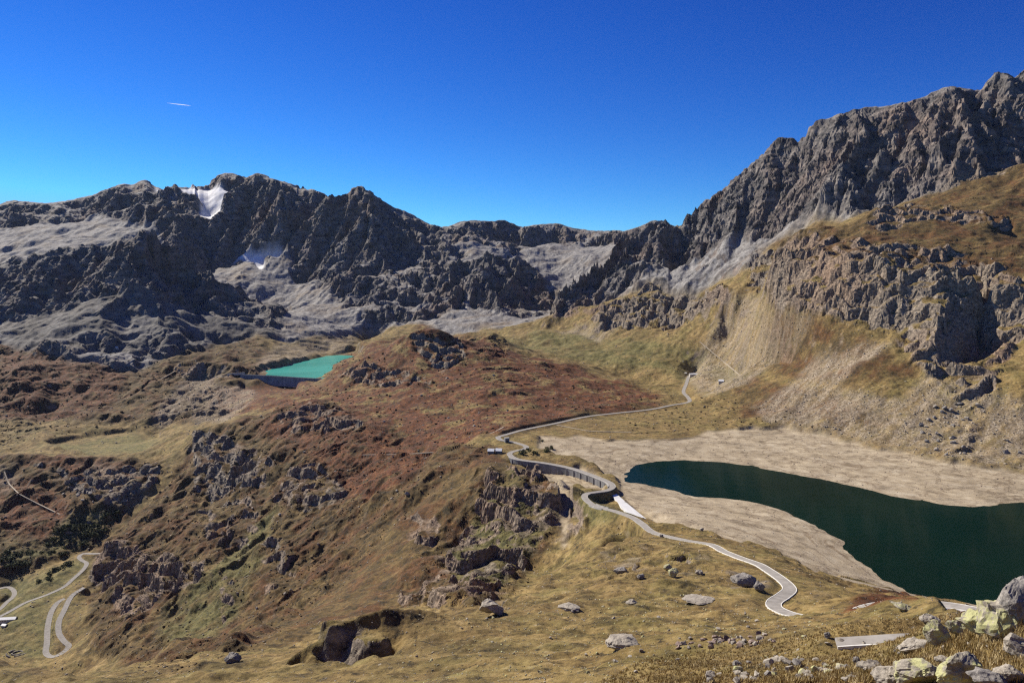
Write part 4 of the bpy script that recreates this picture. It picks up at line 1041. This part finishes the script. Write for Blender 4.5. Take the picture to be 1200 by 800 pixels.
big(1078, 803, 56, 34, 'lichen', 'pale lichen block at the bottom edge left of the pointed slab', 11, 'rock', -.2)
big(1130, 806, 56, 44, 'lichen', 'pointed lichen slab rising at the bottom edge', 12, 'slab', -.5, 0, .6)
big(1160, 806, 40, 22, 'grey', 'low grey block right of the pointed slab at the bottom edge', 13, 'rock')
big(1048, 806, 46, 26, 'pale', 'broad pale block with dark gaps at the bottom edge', 14, 'rock')
big(1072, 762, 40, 12, 'pale', 'ledge of broken pale rock above the pointed slab', 15, 'rock', -.3)
big(1110, 778, 22, 9, 'pale', 'small pale rock in the grass between the slabs', 17, 'rock')
big(1022, 786, 30, 12, 'pale', 'pale flat rock between the rubble heap and the bottom blocks', 18, 'rock')
big(970, 748, 9, 9, 'grey', 'dark shaded boulder at the left end of the pale road strip', 20)
big(986, 752, 10, 5, 'pale', 'pale low boulder beside the left end of the pale road strip', 21)
big(1003, 777, 12, 9, 'grey', 'dark hollow boulder in the grass right of the rubble', 22)
big(730, 759, 44, 16, 'pale', 'broad pale mound of bare rock in the middle of the near meadow', 23, 'rock', 0, 0, .9)
big(668, 715, 32, 8, 'pale', 'flat pale slab in the meadow right of the dark knoll', 24, 'slab')
big(833, 795, 15, 10, 'pale', 'smooth pale boulder at the bottom left of the rubble', 25)
big(272, 777, 20, 14, 'grey', 'grey boulder on the small grassy mound at the bottom left', 26)
big(576, 722, 34, 22, 'pale', 'jagged pale outcrop at the foot of the middle cliff', 27, 'rock', .3)
big(822, 622, 6, 6, 'pale', 'pale boulder casting a shadow on the bare lake shore', 28)
big(775, 629, 6, 5, 'pale', 'pale boulder beside the road just past the white spillway', 29)
big(477, 581, 7, 6, 'pale', 'white boulder alone on the spur crest left of the cliff', 30)
big(790, 676, 16, 14, 'lichen', 'cracked pale outcrop block on the meadow terrace, nearest the road', 31, 'rock', .2)
big(783, 668, 12, 10, 'lichen', 'upper pale block of the cracked outcrop on the meadow terrace', 32, 'rock')
big(727, 672, 18, 9, 'grey', 'grey outcrop block on the meadow terrace left of the cracked one', 33, 'rock')
big(752, 678, 12, 7, 'grey', 'small dark block between the two outcrops of the meadow terrace', 34, 'rock')
big(820, 673, 12, 7, 'pale', 'low pale block on the terrace right of the cracked outcrop', 35, 'rock')
big(874, 688, 34, 20, 'grey', 'rounded brown outcrop inside the road bend', 36, 'rock', .1)
big(890, 692, 14, 14, 'grey', 'dark upright block at the right end of the brown outcrop by the road bend', 37, 'rock')
big(820, 706, 44, 5, 'pale', 'long low ledge of pale stone in the meadow under the terrace', 38, 'ledge')
big(740, 708, 16, 6, 'pale', 'low pale rock in the meadow left of the long ledge', 39, 'rock')
for p in scatter([[(778,760),(800,748),(850,743),(905,743),(914,752),(870,760),(800,763)]], 46):
    boulder(p, size_at(p, random.uniform(5, 11)), random.choice(('red', 'red', 'pale')), 'reddish boulder in the long heap of tumbled stones in the near meadow', 'stones of the reddish heap')
for p in scatter([[(815,800),(850,784),(880,772),(950,768),(1000,778),(1012,800)]], 64):
    boulder(p, size_at(p, random.uniform(6, 17)), random.choice(('pale', 'pale', 'grey', 'lichen')), 'pale angular block in the rubble at the bottom edge left of the big slabs', 'blocks of the pale rubble')
for p in scatter([[(470,790),(480,730),(620,720),(700,705),(900,720),(960,735),(1040,730),(1060,760),(1000,770),(860,768),(760,790)]], 46):
    boulder(p, size_at(p, random.uniform(3, 8)), random.choice(('pale', 'lichen')), 'small pale boulder lying loose in the grass of the near meadow', 'loose boulders in the near meadow')
for p in scatter([[(1010,760),(1060,745),(1150,752),(1190,775),(1150,800),(1020,800)]], 16):
    boulder(p, size_at(p, random.uniform(4, 9)), 'pale', 'small pale stone in the brown grass among the big lichen slabs', 'small stones among the lichen slabs')
for p in scatter([[(300,560),(400,500),(520,440),(600,440),(560,520),(480,600),(380,690),(280,740),(250,700)]], 40):
    boulder(p, size_at(p, random.uniform(3, 6)), 'pale', 'white speck of a boulder strewn on the red and brown flank of the middle hill', 'boulders strewn over the middle hill')
for p in scatter([[(1090,470),(1140,455),(1150,480),(1130,540),(1070,520)], [(1150,520),(1200,500),(1200,545)]], 34):
    boulder(p, size_at(p, random.uniform(4, 8)), random.choice(('pale', 'grey')), 'grey boulder in the blocky chute under the shaded cliff on the right', 'boulders of the chute under the right cliffs')
for p in scatter([[(90,555),(165,570),(160,600),(130,595),(70,580)]], 14):
    boulder(p, size_at(p, random.uniform(3, 7)), 'pale', 'pale boulder beside the stream below the flat meadow on the left', 'boulders by the valley stream')
print('boulders', NB)
# the countless small stones: one mesh
def many(name, pts, rad, mat, kinds=6, seed=1, flat=.6, label=None):
    rng = np.random.default_rng(seed); V, F = [], []; off = 0; bank = []
    for q in range(kinds):
        bm = hull(random.Random(seed*50+q), 10, (1, .8, flat), .3); bmesh.ops.triangulate(bm, faces=bm.faces[:]); bm.verts.index_update()
        bank.append((np.array([v.co[:] for v in bm.verts]), np.array([[v.index for v in f.verts] for f in bm.faces]))); bm.free()
    for p, r in zip(pts, rad):
        v, f = bank[rng.integers(kinds)]; a = rng.random()*6.28; c, s = math.cos(a), math.sin(a)
        w_ = v@np.array([[c, s, 0], [-s, c, 0], [0, 0, 1]])*r
        V.append(w_+np.array(p)+np.array((0, 0, r*flat*.3))); F.append(f+off); off += len(v)
    V = np.concatenate(V); F = np.concatenate(F)
    m = bpy.data.meshes.new(name); m.vertices.add(len(V)); m.vertices.foreach_set('co', V.astype(np.float32).ravel())
    m.loops.add(F.size); m.loops.foreach_set('vertex_index', F.astype(np.int32).ravel())
    m.polygons.add(len(F)); m.polygons.foreach_set('loop_start', np.arange(0, F.size, 3, dtype=np.int32)); m.update(calc_edges=True)
    m.materials.append(mat); o = bpy.data.objects.new(name, m); COL.objects.link(o)
    return tag(o, label, None, None, 'stuff')
dry = (mB < .3) & (mLake < .3) & (rf <= 0)
pts = scatter([[(0,480),(1200,440),(1200,800),(0,800)]], 4600, cond=dry & (mM < .3))
pts += scatter([[(860,350),(1200,440),(1200,550),(900,505),(800,440)], [(200,440),(300,440),(300,500),(200,510)]], 2200, cond=dry & (mS > .3))
pts += scatter([[(0,400),(1200,300),(1200,420),(800,440),(0,500)]], 700, cond=dry & (mM < .5))
many('scattered_stones', pts, [size_at(p, RNG.choice([1.2, 1.7, 2.4, 3.4], p=[.4, .35, .2, .05])) for p in pts], ROCK_PALE)
pts = scatter([[(632,512),(920,505),(1200,556),(1200,590),(1000,572),(850,540),(740,545),(660,540)], [(735,585),(850,586),(950,612),(1040,690),(990,690),(900,645),(800,615)]], 420, cond=mB > .6)
many('shore_stones', pts, [size_at(p, RNG.choice([1.0, 1.5, 2.2])) for p in pts], ROCK_RED, 5, 3)
pts = scatter([[(470,800),(480,720),(700,690),(1000,710),(1150,720),(1200,760),(1200,800)]], 2600, cond=rf <= 0, dmax=420)
many('meadow_stones', pts, [size_at(p, RNG.choice([1.3, 2.0, 3.0, 4.2], p=[.5, .3, .15, .05])) for p in pts], ROCK_LICHEN, 7, 5)

# ------------------------------------------------------------------ plants
def leaf_mat(name, a, b, c):
    k = NT(name); k.color(k.ramp(k.noise(.9, 5, .7), [(.38, a), (.5, b), (.62, c)])); k.b.inputs['Roughness'].default_value = .8; return k.m
M_BUSH = leaf_mat('bush_leaves', (.032, .042, .016), (.070, .080, .028), (.125, .120, .045))
M_HEATH = leaf_mat('dwarf_shrub', (.030, .022, .012), (.060, .038, .018), (.11, .065, .028))
M_TUFT = leaf_mat('tussock_grass', (.20, .145, .055), (.36, .26, .105), (.50, .40, .22))
def bush_mesh(seed, n=260):
    r = np.random.default_rng(seed); lob = r.normal(size=(6, 3))*np.array((.5, .5, .22))+np.array((0, 0, .5)); V, F = [], []
    for q in range(n):
        u = r.normal(size=3); u /= np.linalg.norm(u); c = lob[q % 6]+u*(.30+.18*r.random())*np.array((1, 1, .9)); c[2] = max(c[2], .05)
        a, b = r.normal(size=3), r.normal(size=3); a *= .11/np.linalg.norm(a); b *= .11/np.linalg.norm(b); i = len(V)
        V += [c-a-b, c+a-b, c+a+b, c-a+b]; F.append((i, i+1, i+2, i+3))
    for q in range(5):
        t = lob[q]; i = len(V); V += [np.array((-.03, 0, 0)), np.array((.03, 0, 0)), t*.8+np.array((.01, 0, 0)), t*.8-np.array((.01, 0, 0))]; F.append((i, i+1, i+2, i+3))
    m = bpy.data.meshes.new('bush'); m.from_pydata([tuple(map(float, v)) for v in V], [], F); m.materials.append(M_BUSH); return m
BUSH = [bush_mesh(q) for q in range(5)]
def bush(p, r, label, group):
    o = bpy.data.objects.new('bush', random.choice(BUSH)); COL.objects.link(o); o.location = (p[0], p[1], p[2]-.15*r); o.scale = (r, r, r*.8); o.rotation_euler = (0, 0, random.uniform(0, 6))
    return tag(o, label, 'bush', group)
for p in scatter([[(80,612),(150,588),(135,610),(112,636),(60,655),(0,668),(0,648),(50,640)], [(28,682),(50,678),(60,668),(78,655),(90,660),(70,672),(45,688)]], 70, cond=rf <= 0):
    bush(p, size_at(p, random.uniform(5, 11)), 'dark green alder bush by the stream in the valley on the left', 'bushes along the valley stream')
for x, y, wd in ((611,532,11), (628,531.5,9), (640,529.5,8), (646,526,9), (619,527.5,7), (636,517,5)):
    p = hit_land(x, y); bush(p, size_at(p, wd), 'dark bush on the bare ground inside the road bend by the lake', 'bushes by the road bend')
pts = scatter([[(232,512),(330,480),(520,500),(575,528),(530,560),(460,620),(400,690),(300,760),(200,795),(110,770),(108,650),(205,560)], [(0,540),(190,545),(120,640),(0,680)], [(560,560),(670,570),(610,700),(470,710)],
               [(390,420),(500,390),(600,410),(760,470),(600,500),(480,530),(300,500)], [(0,400),(200,420),(200,500),(0,520)], [(720,460),(900,470),(1000,520),(860,500),(740,510)]], 5200, cond=dry)
many('dwarf_shrubs', pts, [size_at(p, RNG.choice([1.6, 2.4, 3.6, 5.0], p=[.35, .35, .22, .08])) for p in pts], M_HEATH, 6, 8, .55)
# tussocks close to the camera
pts = scatter([[(700,800),(760,770),(900,750),(960,735),(1100,715),(1200,700),(1200,800)]], 9000, cond=(rf <= .7), dmax=160)
V, F = [], []; r_ = np.random.default_rng(4)
for p in pts:
    h = .22+.22*r_.random(); nb = 6
    for b in range(nb):
        a = r_.random()*6.28; l = .05+.16*r_.random(); wv = .022+.02*math.hypot(p[0], p[1])/100; x0, y0 = p[0]+.1*r_.normal(), p[1]+.1*r_.normal(); i = len(V)
        dx, dy = math.cos(a), math.sin(a)
        V += [(x0-dy*wv, y0+dx*wv, p[2]-.05), (x0+dy*wv, y0-dx*wv, p[2]-.05), (x0+dx*l, y0+dy*l, p[2]+h)]; F.append((i, i+1, i+2))
o = raw_mesh('grass_tussocks', V, F, M_TUFT); tag(o, kind='stuff')

# ------------------------------------------------------------------ contrail and air
a, t = ray(210, 122); D = 14000.0
c = np.array((math.sin(a)*D, math.cos(a)*D, t*D)); k = NT('contrail_vapour'); tl = k.n('ShaderNodeBsdfTranslucent'); tl.inputs[0].default_value = (1, 1, 1, 1)
df = k.n('ShaderNodeBsdfDiffuse'); df.inputs[0].default_value = (1, 1, 1, 1); ad = k.n('ShaderNodeMixShader'); ad.inputs[0].default_value = .75
k.link(df.outputs[0], ad.inputs[1]); k.link(tl.outputs[0], ad.inputs[2])
tr = k.n('ShaderNodeBsdfTransparent'); a2 = k.n('ShaderNodeMixShader'); a2.inputs[0].default_value = .6; k.link(tr.outputs[0], a2.inputs[1]); k.link(ad.outputs[0], a2.inputs[2]); k.link(a2.outputs[0], [n for n in k.t.nodes if n.type == 'OUTPUT_MATERIAL'][0].inputs[0])
bm = bmesh.new(); Lc = 24*D/FPX; rings = []
for i in range(25):
    u = i/24; rad = .5*(1+12*math.sin(math.pi*min(1, u*1.05))**.7*(.35+.65*u))*(1+.25*mnoise.noise(Vector((i*.7, 0, 0))))
    rings.append([bm.verts.new(((u-.5)*Lc, math.cos(q*math.pi/4)*rad, math.sin(q*math.pi/4)*rad-u*14)) for q in range(8)])
for i in range(24):
    for q in range(8): bm.faces.new((rings[i][q], rings[i+1][q], rings[i+1][(q+1) % 8], rings[i][(q+1) % 8]))
bm.faces.new(rings[0]); bm.faces.new(rings[-1][::-1]); bmesh.ops.recalc_face_normals(bm, faces=bm.faces[:])
o = obj('contrail', bm, k.m, None, True); o.location = c; o.rotation_euler = (0, 0, -a); tag(o, 'short white contrail alone in the blue sky at the upper left', 'contrail')
HAZE = 7.0e-6
if HAZE:
    bm = bmesh.new(); box(bm, -11500, 11500, -300, 13200, float(PZ.min())-20, float(PZ.max())+15)
    hm = bpy.data.materials.new('haze'); hm.use_nodes = True; ht = hm.node_tree; ht.nodes.clear()
    v = ht.nodes.new('ShaderNodeVolumePrincipled'); v.inputs['Density'].default_value = HAZE; v.inputs['Color'].default_value = (.62, .76, 1, 1); v.inputs['Anisotropy'].default_value = .0
    ho = ht.nodes.new('ShaderNodeOutputMaterial'); ht.links.new(v.outputs[0], ho.inputs['Volume'])
    o = obj('haze', bm, hm); tag(o, kind='stuff')
print('all', round(time.time()-T0, 1))
